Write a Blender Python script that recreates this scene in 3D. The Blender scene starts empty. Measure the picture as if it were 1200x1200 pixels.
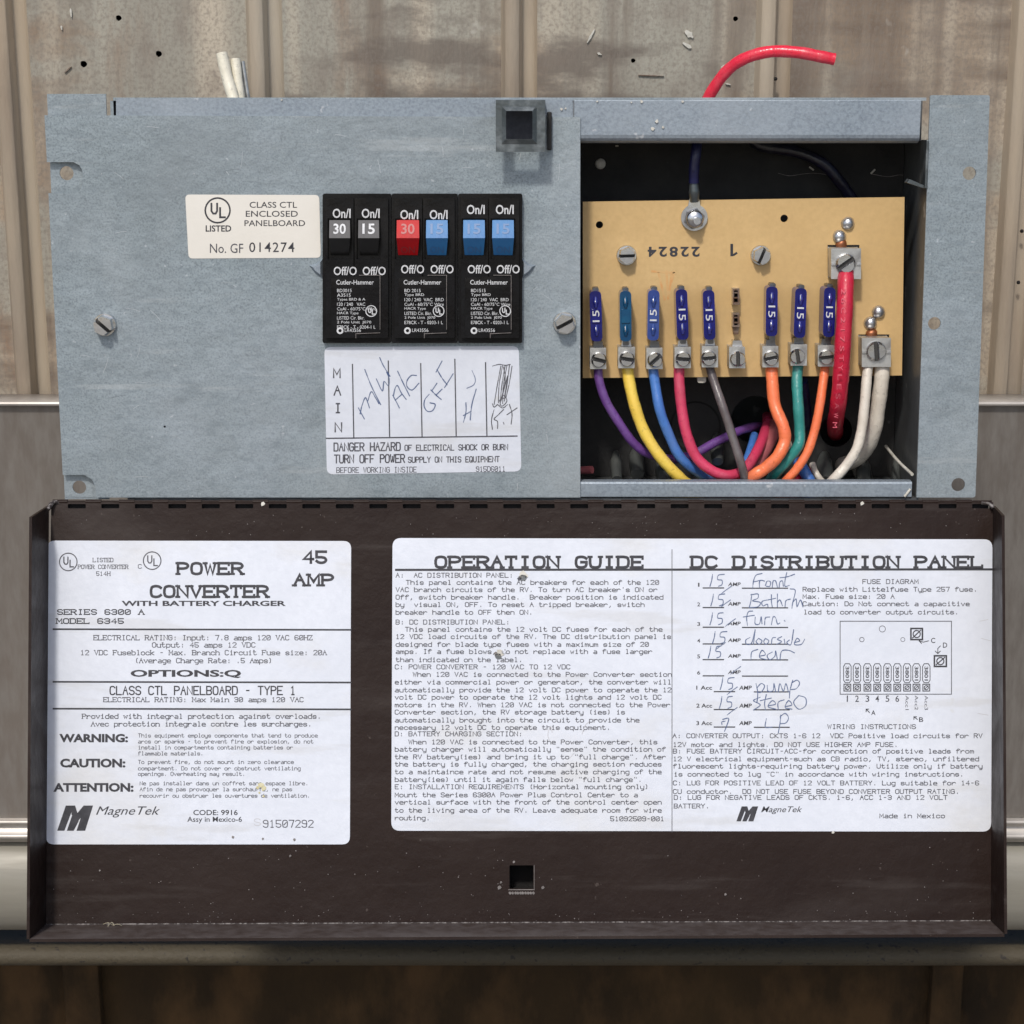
import bpy, bmesh, math, random
from mathutils import Vector, Matrix
from mathutils.geometry import tessellate_polygon
random.seed(7)
R = math.radians
scene = bpy.context.scene
COL = scene.collection

# ------------------------------------------------------------------ camera
FPX = 2400.0          # focal length in pixels of the 1200 px photograph
PITCH = R(16)
DIST = 0.75
DIRV = Vector((0, math.cos(PITCH), -math.sin(PITCH)))
RIGHT = Vector((1, 0, 0))
UPV = Vector((0, math.sin(PITCH), math.cos(PITCH)))
CAMP = -DIRV * DIST
cd = bpy.data.cameras.new("camera")
cam = bpy.data.objects.new("camera", cd)
COL.objects.link(cam)
cam.location = CAMP
cam.rotation_euler = (R(90) - PITCH, 0, 0)
cd.sensor_width = 36
cd.lens = FPX / 1200 * 36
cd.clip_start = 0.01
cd.clip_end = 200
scene.camera = cam

# ------------------------------------------------------------------ light
LIGHT = Vector((0.27, 1.0, -1.27)).normalized()     # direction the sunlight travels
SUN_EL = math.asin(-LIGHT.z)
SUN_AZ = math.atan2(-LIGHT.x, -LIGHT.y)             # from +Y towards +X
w = bpy.data.worlds.new("World")
scene.world = w
w.use_nodes = True
nt = w.node_tree
bg = nt.nodes["Background"]
sky = nt.nodes.new("ShaderNodeTexSky")
sky.sky_type = 'NISHITA'
sky.sun_disc = False
sky.sun_elevation = SUN_EL
sky.sun_rotation = SUN_AZ
sky.air_density = 1.0
sky.dust_density = 2.6
sky.ozone_density = 1.0
nt.links.new(sky.outputs[0], bg.inputs[0])
bg.inputs[1].default_value = 0.12
sl = bpy.data.lights.new("sun", 'SUN')
sl.energy = 2.15
sl.angle = R(5.0)
sl.color = (1.0, 0.96, 0.90)
sun = bpy.data.objects.new("sun", sl)
COL.objects.link(sun)
sun.rotation_euler = LIGHT.to_track_quat('-Z', 'Y').to_euler()
sun.location = (-0.5, -2, 2)
vs = scene.view_settings
vs.view_transform = 'Standard'
vs.look = 'None'
vs.exposure = 0.17
vs.gamma = 1.0
scene.cycles.max_bounces = 8

# ------------------------------------------------------------------ planes measured in the photograph
def ray(x, y):
    return DIRV + RIGHT * ((x - 600) / FPX) - UPV * ((y - 600) / FPX)

class Plane:
    def __init__(s, p0, tilt, xr=0.0):
        t = R(tilt)                       # tilt back: top further from the viewer
        s.p = Vector(p0)
        s.u = Vector((1, 0, 0))
        s.v = Vector((0, math.sin(t), math.cos(t)))
        s.n = s.u.cross(s.v)              # towards the viewer
    def at(s, x, y, h=0.0):
        r = ray(x, y)
        t = ((s.p + s.n * h) - CAMP).dot(s.n) / r.dot(s.n)
        return CAMP + r * t
    def ab(s, x, y, h=0.0):
        q = s.at(x, y, h) - s.p
        return (q.dot(s.u), q.dot(s.v))
    def W(s, a, b, h=0.0):
        return s.p + s.u * a + s.v * b + s.n * h

def on_ray(x, y, dist):
    r = ray(x, y)
    return CAMP + r * dist
PN = Plane(on_ray(600, 588, DIST), 5)                       # front plate
DR = Plane(on_ray(600, 588, DIST) + Vector((0, -0.003, 0)), 18.5)   # opened door
WL = Plane((0, 0.175, 0), 0)                                # wall
SH = Plane((0, 0.155, 0), 0)                                # sheet under it
MM = 0.001
PX = DIST / FPX       # size of a photograph pixel at the front plate

# ------------------------------------------------------------------ materials
def _n(t, k, **kw):
    n = t.nodes.new(k)
    for a, b in kw.items():
        setattr(n, a, b)
    return n

def srgb(r, g, b):
    f = lambda c: ((c / 255 + 0.055) / 1.055) ** 2.4 if c > 10 else c / 255 / 12.92
    return (f(r), f(g), f(b), 1)

def mat(name, col, rough=0.5, metal=0.0, var=None, bump=None, spots=None, coat=0.0,
        trans=0.0, rvar=0.0, stretch=None, spec=0.5, var2=None, ior=None, seedloc=0.0, layers=(), world=False):
    """var=(scale, colour, amount, detail); spots=(scale, threshold, colour, amount); bump=(scale, strength_m)"""
    m = bpy.data.materials.new(name)
    m.use_nodes = True
    t = m.node_tree
    b = t.nodes["Principled BSDF"]
    b.inputs["Roughness"].default_value = rough
    b.inputs["Metallic"].default_value = metal
    b.inputs["Specular IOR Level"].default_value = spec
    b.inputs["Coat Weight"].default_value = coat
    b.inputs["Coat Roughness"].default_value = 0.12
    if trans:
        b.inputs["Transmission Weight"].default_value = trans
        if ior: b.inputs["IOR"].default_value = ior
    tc = _n(t, "ShaderNodeTexCoord")
    if world:      # one continuous weathering over neighbouring pieces
        ge = _n(t, "ShaderNodeNewGeometry"); coord = ge.outputs["Position"]
    else:
        coord = tc.outputs["Object"]
    mp = _n(t, "ShaderNodeMapping")
    t.links.new(coord, mp.inputs[0])
    mp.inputs["Location"].default_value = (seedloc, seedloc * 1.7, seedloc * .3)
    if stretch:
        mp.inputs["Scale"].default_value = stretch
    cur = None
    def rgb(c):
        n = _n(t, "ShaderNodeRGB"); n.outputs[0].default_value = c if len(c) == 4 else (*c, 1); return n.outputs[0]
    cur = rgb(col)
    def mix(a, c, fac, mode='MIX'):
        n = _n(t, "ShaderNodeMix", data_type='RGBA', blend_type=mode)
        t.links.new(fac, n.inputs[0]); t.links.new(a, n.inputs[6]); t.links.new(c, n.inputs[7])
        return n.outputs[2]
    def noise(scale, detail=4, rgh=0.6, src=None):
        n = _n(t, "ShaderNodeTexNoise")
        n.inputs["Scale"].default_value = scale
        n.inputs["Detail"].default_value = detail
        n.inputs["Roughness"].default_value = rgh
        t.links.new((src or mp.outputs[0]), n.inputs["Vector"])
        return n.outputs["Fac"]
    def rng(v, a, b2, c, d):
        n = _n(t, "ShaderNodeMapRange")
        n.inputs[1].default_value = a; n.inputs[2].default_value = b2
        n.inputs[3].default_value = c; n.inputs[4].default_value = d
        t.links.new(v, n.inputs[0]); return n.outputs[0]
    for vv in (var, var2):
        if vv:
            sc, c2, amt = vv[:3]
            det = vv[3] if len(vv) > 3 else 4
            lo, hi = (vv[4] if len(vv) > 4 else (0.35, 0.68))
            cur = mix(cur, rgb(c2), rng(noise(sc, det), lo, hi, 0, amt))
    for sc, c2, amt, det, (lo, hi), st, off in layers:
        m2 = _n(t, "ShaderNodeMapping"); m2.inputs["Scale"].default_value = st; m2.inputs["Location"].default_value = off
        t.links.new(coord, m2.inputs[0])
        cur = mix(cur, rgb(c2), rng(noise(sc, det, .6, m2.outputs[0]), lo, hi, 0, amt))
    if spots:
        sc, th, c2, amt = spots
        cur = mix(cur, rgb(c2), rng(noise(sc, 3, .55, coord), th, th + 0.05, 0, amt))
    t.links.new(cur, b.inputs["Base Color"])
    if rvar:
        t.links.new(rng(noise(60, 5), .3, .7, max(0.02, rough - rvar), min(1, rough + rvar)), b.inputs["Roughness"])
    if bump:
        bn = _n(t, "ShaderNodeBump")
        bn.inputs["Strength"].default_value = 1.0
        bn.inputs["Distance"].default_value = bump[1]
        t.links.new(noise(bump[0], bump[2] if len(bump) > 2 else 3), bn.inputs["Height"])
        t.links.new(bn.outputs[0], b.inputs["Normal"])
    return m

M = {}
M['galv'] = mat('galvanised_steel', (.27, .322, .345), .50, .35, var=(1500, (.14, .17, .19), .8, 2, (.46, .66)),
                var2=(9, (.36, .40, .44), .5, 6), bump=(14, .0026, 10), spots=(420, .70, (.55, .58, .61), .5), rvar=.1,
                layers=[(160, (.20, .24, .265), .5, 3, (.50, .68), (1, 1, 2.2), (3, 1, 2)), (7, (.22, .25, .265), .6, 7, (.50, .68), (1, 1, 1), (9, 2, 5)), (11, (.40, .44, .46), .5, 7, (.54, .70), (1.5, 1, .6), (2, 2, 1)), (55, (.44, .47, .48), .35, 4, (.62, .70), (.25, 1, 3), (2, 2, 1))])
M['galv2'] = mat('galvanised_steel_worn', (.27, .32, .365), .46, .4, var=(900, (.17, .20, .24), .8, 3, (.42, .66)),
                 var2=(20, (.37, .41, .45), .5, 6), bump=(700, .0001), spots=(150, .69, (.60, .62, .64), .8), rvar=.12)
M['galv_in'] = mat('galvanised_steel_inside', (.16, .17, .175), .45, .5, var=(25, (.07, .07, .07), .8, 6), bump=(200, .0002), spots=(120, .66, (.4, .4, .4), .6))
M['clip'] = mat('bent_strap_steel', (.105, .12, .125), .38, .7, var=(120, (.30, .33, .34), .7, 5, (.48, .7)), bump=(150, .0003), rvar=.15)
M['black_board'] = mat('black_insulation', (.012, .012, .012), .75, 0, var=(90, (.03, .028, .026), .7), bump=(500, .0002), spots=(140, .74, (.12, .12, .12), .5))
M['brown'] = mat('brown_enamel', (.0155, .0082, .0062), .46, 0, var=(18, (.024, .0145, .0115), .8, 6), bump=(16, .0020, 10), spots=(420, .71, (.10, .08, .07), .5), rvar=.12, spec=.17,
                 layers=[(10, (.042, .032, .028), .7, 8, (.52, .70), (1, 1, 3), (1, 5, 2)), (38, (.050, .040, .036), .6, 6, (.58, .70), (.25, 1, 2.5), (4, 5, 2))])
M['brown_edge'] = mat('worn_enamel_edge', (.03, .022, .02), .5, .1, var=(500, (.26, .24, .23), .9, 4, (.45, .6)))
M['brown_dusty'] = mat('dusty_brown_enamel', (.048, .034, .029), .6, 0, var=(220, (.095, .08, .076), .8, 6), layers=[(30, (.12, .105, .10), .6, 6, (.52, .7), (.5, 1, 1), (1, 1, 1))], spec=.25)
M['paper'] = mat('white_label', (.66, .69, .755), .46, 0, var=(30, (.59, .62, .685), .8, 5), var2=(400, (.57, .60, .665), .5, 3), bump=(26, .0009, 6), spots=(60, .74, (.50, .48, .42), .6), coat=.03,
                 layers=[(14, (.56, .55, .52), .55, 7, (.54, .68), (1, 1, 1.6), (3, 1, 1)), (45, (.50, .50, .50), .4, 5, (.60, .68), (.3, 1, 2), (8, 1, 1))])
M['cream'] = mat('cream_label', (.74, .71, .65), .45, 0, var=(30, (.68, .65, .58), .8, 5), bump=(250, .00005))
M['ink'] = mat('black_ink', (.022, .022, .028), .6, 0, var=(400, (.06, .06, .07), .6))
M['ink_thin'] = mat('printer_ink', (.045, .045, .055), .6, 0, var=(500, (.12, .12, .14), .7))
M['pen'] = mat('blue_grey_pen', (.055, .09, .20), .5, 0, var=(300, (.20, .24, .33), .7))
M['pencil'] = mat('black_pen', (.05, .05, .06), .5, 0, var=(300, (.2, .2, .22), .6))
M['white_print'] = mat('white_print', (.66, .67, .68), .6, 0, var=(350, (.36, .36, .37), .6))
M['brk'] = mat('black_bakelite', (.005, .005, .0058), .30, 0, var=(60, (.010, .010, .011), .8), bump=(400, .0001), rvar=.12, spots=(300, .72, (.06, .06, .06), .6), spec=.16, layers=[(28, (.022, .021, .02), .7, 6, (.54, .7), (1, 1, 1), (1, 1, 1))])
M['tog_grey'] = mat('grey_toggle', (.045, .045, .052), .4, spec=.2, bump=(500, .00005))
M['tog_black'] = mat('black_toggle', (.006, .006, .006), .35)
M['tog_red'] = mat('red_toggle', (.52, .006, .008), .38, spec=.12, bump=(400, .00005), var=(90, (.36, .014, .02), .7))
M['tog_blue'] = mat('blue_toggle', (.030, .185, .42), .38, spec=.25, bump=(400, .00005), var=(90, (.035, .14, .36), .7))
M['tog_blued'] = mat('blue_emboss', (.03, .12, .30), .4)
M['tog_redd'] = mat('red_emboss', (.30, .012, .015), .4)
M['pcb'] = mat('tan_phenolic_board', (.60, .41, .185), .55, 0, var=(22, (.53, .345, .14), .8, 6), var2=(500, (.50, .33, .14), .5, 2), bump=(350, .00006), spots=(160, .75, (.35, .2, .08), .5))
M['stain'] = mat('orange_stain', (.60, .31, .11), .6, var=(250, (.60, .41, .185), .8, 4, (.40, .6)))
M['zinc'] = mat('zinc_plated_steel', (.62, .63, .65), .27, 1.0, var=(120, (.40, .40, .41), .7, 5), bump=(300, .00006), rvar=.12)
M['zinc_dk'] = mat('dark_zinc', (.24, .24, .25), .35, 1.0, var=(150, (.10, .10, .10), .7), bump=(300, .00006))
M['alu'] = mat('cast_alloy_lug', (.52, .52, .50), .40, .75, var=(160, (.22, .21, .20), .85, 5, (.45, .68)), bump=(350, .0001), rvar=.1)
M['solder'] = mat('solder', (.60, .60, .61), .3, .9, var=(300, (.42, .42, .43), .7), bump=(500, .0001))
M['strap_shade'] = mat('painted_strap_shade', (.030, .033, .042), .7, var=(500, (.055, .058, .07), .8))  # dark colour for the shade behind the latch strap
M['scratch'] = mat('bare_scratch', (.50, .54, .57), .4, .5)
M['grease'] = mat('grease_mark', (.19, .22, .235), .5, .3)
M['slot_dark'] = mat('slot_floor_shade', (.035, .033, .03), .7)  # slot floors coloured dark to stand in for their shade
M['copper'] = mat('copper_flux', (.30, .10, .035), .4, .5, var=(300, (.10, .04, .02), .7))
M['fuse_n'] = mat('navy_translucent_plastic', (.004, .007, .105), .16, 0, var=(140, (.010, .016, .20), .8), coat=.2, spec=.35)
M['fuse_t'] = mat('teal_translucent_plastic', (.003, .048, .125), .16, 0, var=(140, (.006, .09, .18), .8), coat=.2, spec=.35)
M['fuse_l'] = mat('pale_blue_translucent_plastic', (.022, .048, .21), .16, 0, var=(110, (.055, .10, .30), .8), coat=.2, spec=.35)
M['rust'] = mat('oxidised_contact', (.12, .06, .03), .5, .5, var=(300, (.35, .30, .26), .7, 5))
def wiremat(n, c, d, rough=.36):
    dust = tuple(x * .6 + .10 for x in c[:3])
    return mat(n, c, rough, 0, var=(70, d, .9, 5), bump=(420, .00025), coat=.08, rvar=.12,
               layers=[(90, dust, .45, 5, (.52, .68), (1, 1, .5), (1, 1, 1)), (700, tuple(x * .55 for x in c[:3]), .5, 2, (.6, .68), (1, 1, 1), (1, 1, 1))])
M['w_purple'] = wiremat('purple_insulation', (.125, .045, .22), (.17, .08, .28))
M['w_yellow'] = wiremat('yellow_insulation', (.80, .58, .09), (.76, .50, .07))
M['w_blue'] = wiremat('blue_insulation', (.065, .19, .52), (.05, .14, .42))
M['w_pink'] = wiremat('pinkish_red_insulation', (.60, .05, .12), (.52, .04, .09))
M['w_grey'] = wiremat('dusty_black_insulation', (.13, .11, .11), (.05, .04, .04))
M['w_orange'] = wiremat('orange_insulation', (.85, .20, .075), (.78, .16, .06))
M['w_green'] = wiremat('green_insulation', (.03, .25, .22), (.02, .19, .17))
M['w_red'] = wiremat('red_insulation', (.55, .012, .045), (.42, .009, .03))
M['w_redb'] = wiremat('bright_red_insulation', (.72, .018, .05), (.62, .012, .035), .30)
M['reflection_grey'] = mat('cloudy_floor_reflection', (.09, .095, .09), .3, 0, var=(60, (.03, .033, .033), .8))  # grey of the blurred floor reflections, given to solid humps
M['w_white'] = wiremat('white_insulation', (.66, .61, .53), (.56, .50, .42))
M['w_cream'] = wiremat('cream_jacket', (.74, .70, .58), (.66, .61, .48))
M['w_black'] = wiremat('black_insulation_wire', (.012, .012, .016), (.008, .008, .03))
M['w_navy'] = wiremat('navy_insulation', (.01, .012, .07), (.01, .01, .04))
M['w_salmon'] = wiremat('faded_red_insulation', (.42, .12, .13), (.30, .08, .09))
M['wall'] = mat('weathered_siding', (.38, .305, .225), .6, .1, world=True, stretch=(1, 1, .22), var=(9, (.20, .145, .10), .9, 7, (.42, .60)),
                var2=(26, (.48, .42, .33), .85, 6, (.46, .60)), bump=(500, .0004), spots=(45, .70, (.54, .51, .45), .55), rvar=.1, seedloc=3.3,
                layers=[(5, (.33, .32, .27), .8, 6, (.49, .53), (1, 1, 1.6), (4, 1, 8)), (6, (.13, .095, .07), .8, 8, (.53, .60), (.6, 1, 2.5), (2, 7, 1)),
                        (34, (.52, .45, .35), .8, 3, (.50, .66), (1, .2, .02), (1, 1, 1)), (62, (.15, .11, .08), .75, 4, (.54, .70), (1, .2, .04), (5, 1, 1)), (11, (.13, .095, .07), .6, 7, (.54, .66), (1, .2, .12), (2, 4, 1)), (24, (.20, .095, .045), .6, 8, (.58, .68), (1, .2, .25), (9, 1, 4)),
                        (3.2, (.13, .105, .085), .8, 8, (.57, .60), (.9, 1, 2.4), (2.3, 7, 4.1)), (70, (.20, .16, .13), .6, 5, (.5, .72), (1, 1, .7), (1, 1, 1)), (600, (.20, .17, .14), .55, 2, (.45, .65), (1, 1, 1), (0, 0, 0))])
M['rib'] = mat('weathered_siding_rib', (.42, .33, .235), .5, .15, world=True, stretch=(1, 1, .15), var=(30, (.20, .14, .095), .9, 7, (.42, .62)),
               var2=(14, (.42, .40, .34), .6, 5), bump=(500, .0003), rvar=.15)
M['dull'] = mat('dull_sheet_steel', (.195, .170, .148), .40, .3, world=True, stretch=(1, 1, .25), var=(9, (.15, .135, .12), .8, 6), var2=(300, (.25, .235, .215), .6, 3),
                bump=(300, .0001), spots=(60, .77, (.5, .48, .45), .6), rvar=.1)
M['lip'] = mat('bright_sheet_edge', (.50, .47, .43), .4, .4, var=(80, (.36, .33, .30), .8, 5))
M['tube'] = mat('cream_painted_rail', (.27, .255, .215), .42, .1, stretch=(.12, 1, 1), var=(60, (.20, .185, .15), .8, 6), bump=(200, .00015), spots=(70, .72, (.22, .19, .15), .6), rvar=.12)
M['grit'] = mat('gritty_pale_rail', (.058, .046, .027), .7, 0, var=(500, (.06, .048, .028), .9, 5, (.42, .62)), bump=(320, .0006), spots=(330, .63, (.02, .016, .012), .9))
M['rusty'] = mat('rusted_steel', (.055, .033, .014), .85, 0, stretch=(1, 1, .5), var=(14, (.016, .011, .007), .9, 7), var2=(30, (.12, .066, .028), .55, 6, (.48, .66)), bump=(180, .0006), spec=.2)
M['hole'] = mat('dark_void', (.006, .005, .005), .9)
M['ground'] = mat('bare_concrete', (.24, .22, .20), .85, 0, var=(6, (.18, .165, .15), .8, 8), bump=(60, .002))
M['flake'] = mat('chipped_paint', (.62, .60, .54), .6, var=(200, (.35, .33, .28), .7))
M['dust'] = mat('dusty_scuff', (.22, .20, .19), .8, var=(400, (.09, .08, .075), .8, 4))

# ------------------------------------------------------------------ mesh builder (world coordinates)
class MB:
    def __init__(s):
        s.v = []; s.f = []; s.m = []; s.sm = []; s.mats = []
    def mi(s, m):
        if m not in s.mats: s.mats.append(m)
        return s.mats.index(m)
    def add(s, vs, fs, m, smooth=False):
        o = len(s.v); k = s.mi(m)
        s.v += [tuple(x) for x in vs]
        for f in fs:
            s.f.append(tuple(i + o for i in f)); s.m.append(k); s.sm.append(smooth)
    # prism over a polygon with holes, given in the plane's own a,b metres
    def prism(s, pl, outer, h0, h1, m, holes=(), smooth=False, top=None, scale_top=1.0, side=None):
        loops = [list(outer)] + [list(h) for h in holes]
        flat = [p for l in loops for p in l]
        tris = tessellate_polygon([[Vector((p[0], p[1], 0)) for p in l] for l in loops])
        n = len(flat)
        if scale_top != 1.0:
            cx = sum(p[0] for p in flat) / n; cy = sum(p[1] for p in flat) / n
            tp = [(cx + (p[0] - cx) * scale_top, cy + (p[1] - cy) * scale_top) for p in flat]
        else: tp = flat
        vs = [pl.W(p[0], p[1], h0) for p in flat] + [pl.W(p[0], p[1], h1) for p in tp]
        top_f, oth = [], []
        for t in tris:
            a, b, c = [Vector((flat[i][0], flat[i][1], 0)) for i in t]
            cr = (b - a).cross(c - a).z
            if abs(cr) < 1e-14: continue
            t = tuple(t) if cr > 0 else (t[0], t[2], t[1])
            top_f.append(tuple(i + n for i in t)); oth.append((t[2], t[1], t[0]))
        sd = []; o = 0
        for li, l in enumerate(loops):
            k = len(l)
            area = sum(l[i][0] * l[(i + 1) % k][1] - l[(i + 1) % k][0] * l[i][1] for i in range(k))
            ccw = area > 0
            for i in range(k):
                a, b = o + i, o + (i + 1) % k
                if ccw == (li == 0): sd.append((a, b, b + n, a + n))
                else: sd.append((b, a, a + n, b + n))
            o += k
        s.add(vs, oth, m, False)
        s.add(vs, top_f, top or m, smooth)
        s.add(vs, sd, side or m, smooth)
    def quadbox(s, pts8, m):
        # pts8: 4 back then 4 front, counter-clockwise seen from the front
        s.add(pts8, [(3, 2, 1, 0), (4, 5, 6, 7), (0, 1, 5, 4), (1, 2, 6, 5), (2, 3, 7, 6), (3, 0, 4, 7)], m)
    def box(s, pl, a0, b0, h0, a1, b1, h1, m):
        q = [(a0, b0), (a1, b0), (a1, b1), (a0, b1)]
        s.quadbox([pl.W(x, y, h0) for x, y in q] + [pl.W(x, y, h1) for x, y in q], m)
    def dome(s, pl, a, b, r, h0, hh, m, seg=20, rings=5, wob=0.0):
        vs = []; fs = []
        ph = random.random() * 6
        for j in range(rings):
            t = j / rings * math.pi / 2
            for i in range(seg):
                g = 2 * math.pi * i / seg
                rr = r * math.cos(t) * (1 + wob * math.sin(3 * g + ph) * .5)
                vs.append(pl.W(a + rr * math.cos(g), b + rr * math.sin(g), h0 + hh * math.sin(t)))
        vs.append(pl.W(a, b, h0 + hh)); T = len(vs) - 1
        for j in range(rings - 1):
            for i in range(seg):
                k = (i + 1) % seg
                fs.append((j * seg + i, j * seg + k, (j + 1) * seg + k, (j + 1) * seg + i))
        for i in range(seg):
            fs.append(((rings - 1) * seg + i, (rings - 1) * seg + (i + 1) % seg, T))
        fs.append(tuple(range(seg - 1, -1, -1)))
        s.add(vs, fs, m, True)
    def tube(s, pts, r, m, seg=14, cap=True, sub=6, radii=None, capmat=None, core=None):
        P = catmull(pts, sub)
        n = len(P)
        rad = [r] * n if radii is None else [interp(radii, i / (n - 1)) for i in range(n)]
        T = []
        for i in range(n):
            d = P[min(i + 1, n - 1)] - P[max(i - 1, 0)]
            T.append(d.normalized())
        x = T[0].orthogonal().normalized()
        vs = []; fs = []
        for i in range(n):
            x = (x - T[i] * x.dot(T[i])).normalized()
            y = T[i].cross(x)
            wv = 1 + .022 * math.sin(i * .9 + P[0].x * 900) + .015 * math.sin(i * 2.3)
            for k in range(seg):
                g = 2 * math.pi * k / seg
                vs.append(P[i] + (x * math.cos(g) + y * math.sin(g)) * (rad[i] * wv))
        for i in range(n - 1):
            for k in range(seg):
                k2 = (k + 1) % seg
                fs.append((i * seg + k, i * seg + k2, (i + 1) * seg + k2, (i + 1) * seg + k))
        s.add(vs, fs, m, True)
        if cap:
            s.add(vs[:seg], [tuple(range(seg - 1, -1, -1))], capmat or m)
            s.add(vs[-seg:], [tuple(range(seg))], capmat or m)
        return P
    def build(s, name, parent=None, bevel=0.0, label=None, seg=2):
        c = Vector((0, 0, 0))
        xs = [v[0] for v in s.v]; ys = [v[1] for v in s.v]; zs = [v[2] for v in s.v]
        c = Vector(((min(xs) + max(xs)) / 2, (min(ys) + max(ys)) / 2, (min(zs) + max(zs)) / 2))
        me = bpy.data.meshes.new(name)
        me.from_pydata([(v[0] - c.x, v[1] - c.y, v[2] - c.z) for v in s.v], [], s.f)
        for m in s.mats: me.materials.append(M[m])
        me.polygons.foreach_set('material_index', s.m)
        me.polygons.foreach_set('use_smooth', s.sm)
        me.update()
        o = bpy.data.objects.new(name, me)
        COL.objects.link(o)
        place(o, c, parent)
        if bevel:
            b = o.modifiers.new('bevel', 'BEVEL')
            b.width = bevel; b.segments = seg; b.limit_method = 'ANGLE'; b.angle_limit = R(40)
            b.harden_normals = False
        if label: o['label'] = label
        return o

ORG = {}
def place(o, c, parent):
    ORG[o.name] = Vector(c)
    if parent is not None:
        o.parent = parent
        o.location = Vector(c) - ORG[parent.name]
    else:
        o.location = c

def thing(name, loc, label, cat, group=None):
    o = bpy.data.objects.new(name, None)
    o.empty_display_size = .01
    COL.objects.link(o)
    place(o, Vector(loc), None)
    o['label'] = label; o['category'] = cat
    if group: o['group'] = group
    return o

def node(name, loc, parent, label=None):
    o = bpy.data.objects.new(name, None); o.empty_display_size = .01
    COL.objects.link(o); place(o, Vector(loc), parent)
    if label: o['label'] = label
    return o

def tag(o, label, cat, group=None):
    o['label'] = label; o['category'] = cat
    if group: o['group'] = group
    return o

def interp(l, t):
    x = t * (len(l) - 1); i = min(int(x), len(l) - 2); f = x - i
    return l[i] * (1 - f) + l[i + 1] * f

def catmull(pts, sub=6):
    P = [Vector(p) for p in pts]
    if len(P) < 3: return P
    out = []
    for i in range(len(P) - 1):
        p0 = P[i - 1] if i else P[0] * 2 - P[1]
        p1, p2 = P[i], P[i + 1]
        p3 = P[i + 2] if i + 2 < len(P) else P[-1] * 2 - P[-2]
        for k in range(sub):
            t = k / sub
            out.append(.5 * ((2 * p1) + (p2 - p0) * t + (2 * p0 - 5 * p1 + 4 * p2 - p3) * t * t + (3 * p1 - p0 - 3 * p2 + p3) * t ** 3))
    out.append(P[-1])
    return out

def circ(a, b, r, n=24, ph=0.0, wob=0.0):
    return [(a + r * (1 + wob * math.sin(3 * i + 1)) * math.cos(ph + 2 * math.pi * i / n), b + r * (1 + wob * math.sin(2 * i)) * math.sin(ph + 2 * math.pi * i / n)) for i in range(n)]

def rpoly(pts, r, n=5):
    """round the corners of a polygon"""
    out = []; k = len(pts)
    rr = r if isinstance(r, (list, tuple)) else [r] * k
    for i in range(k):
        p = Vector(pts[i]); a = Vector(pts[i - 1]); b = Vector(pts[(i + 1) % k])
        if rr[i] <= 0: out.append((p.x, p.y)); continue
        u = (a - p).normalized(); v = (b - p).normalized()
        d = min(rr[i], (a - p).length * .49, (b - p).length * .49)
        s0 = p + u * d; s1 = p + v * d
        for j in range(n + 1):
            t = j / n
            q = s0 * (1 - t) ** 2 + p * 2 * t * (1 - t) + s1 * t * t
            out.append((q.x, q.y))
    return out

def L(pl, pts, h=0.0):
    return [pl.ab(x, y, h) for x, y in pts]

def rect(x0, y0, x1, y1):
    return [(x0, y1), (x1, y1), (x1, y0), (x0, y0)]

def clip(poly, nx, ny, d):
    """keep the part where nx*a+ny*b >= d"""
    out = []
    for i in range(len(poly)):
        p, q = poly[i], poly[(i + 1) % len(poly)]
        fp = nx * p[0] + ny * p[1] - d; fq = nx * q[0] + ny * q[1] - d
        if fp >= 0: out.append(p)
        if (fp >= 0) != (fq >= 0):
            t = fp / (fp - fq); out.append((p[0] + (q[0] - p[0]) * t, p[1] + (q[1] - p[1]) * t))
    return out

def slotted(mb, pl, poly, c, h0, h1, depth, sw, ang, m, top_scale=.96):
    mb.prism(pl, poly, h0, h1 - depth, m, top='slot_dark')
    nx, ny = -math.sin(ang), math.cos(ang); d = nx * c[0] + ny * c[1]
    for sg in (1, -1):
        q = clip(poly, nx * sg, ny * sg, d * sg + sw / 2)
        if len(q) > 2: mb.prism(pl, q, h1 - depth, h1, m, scale_top=top_scale)

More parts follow.
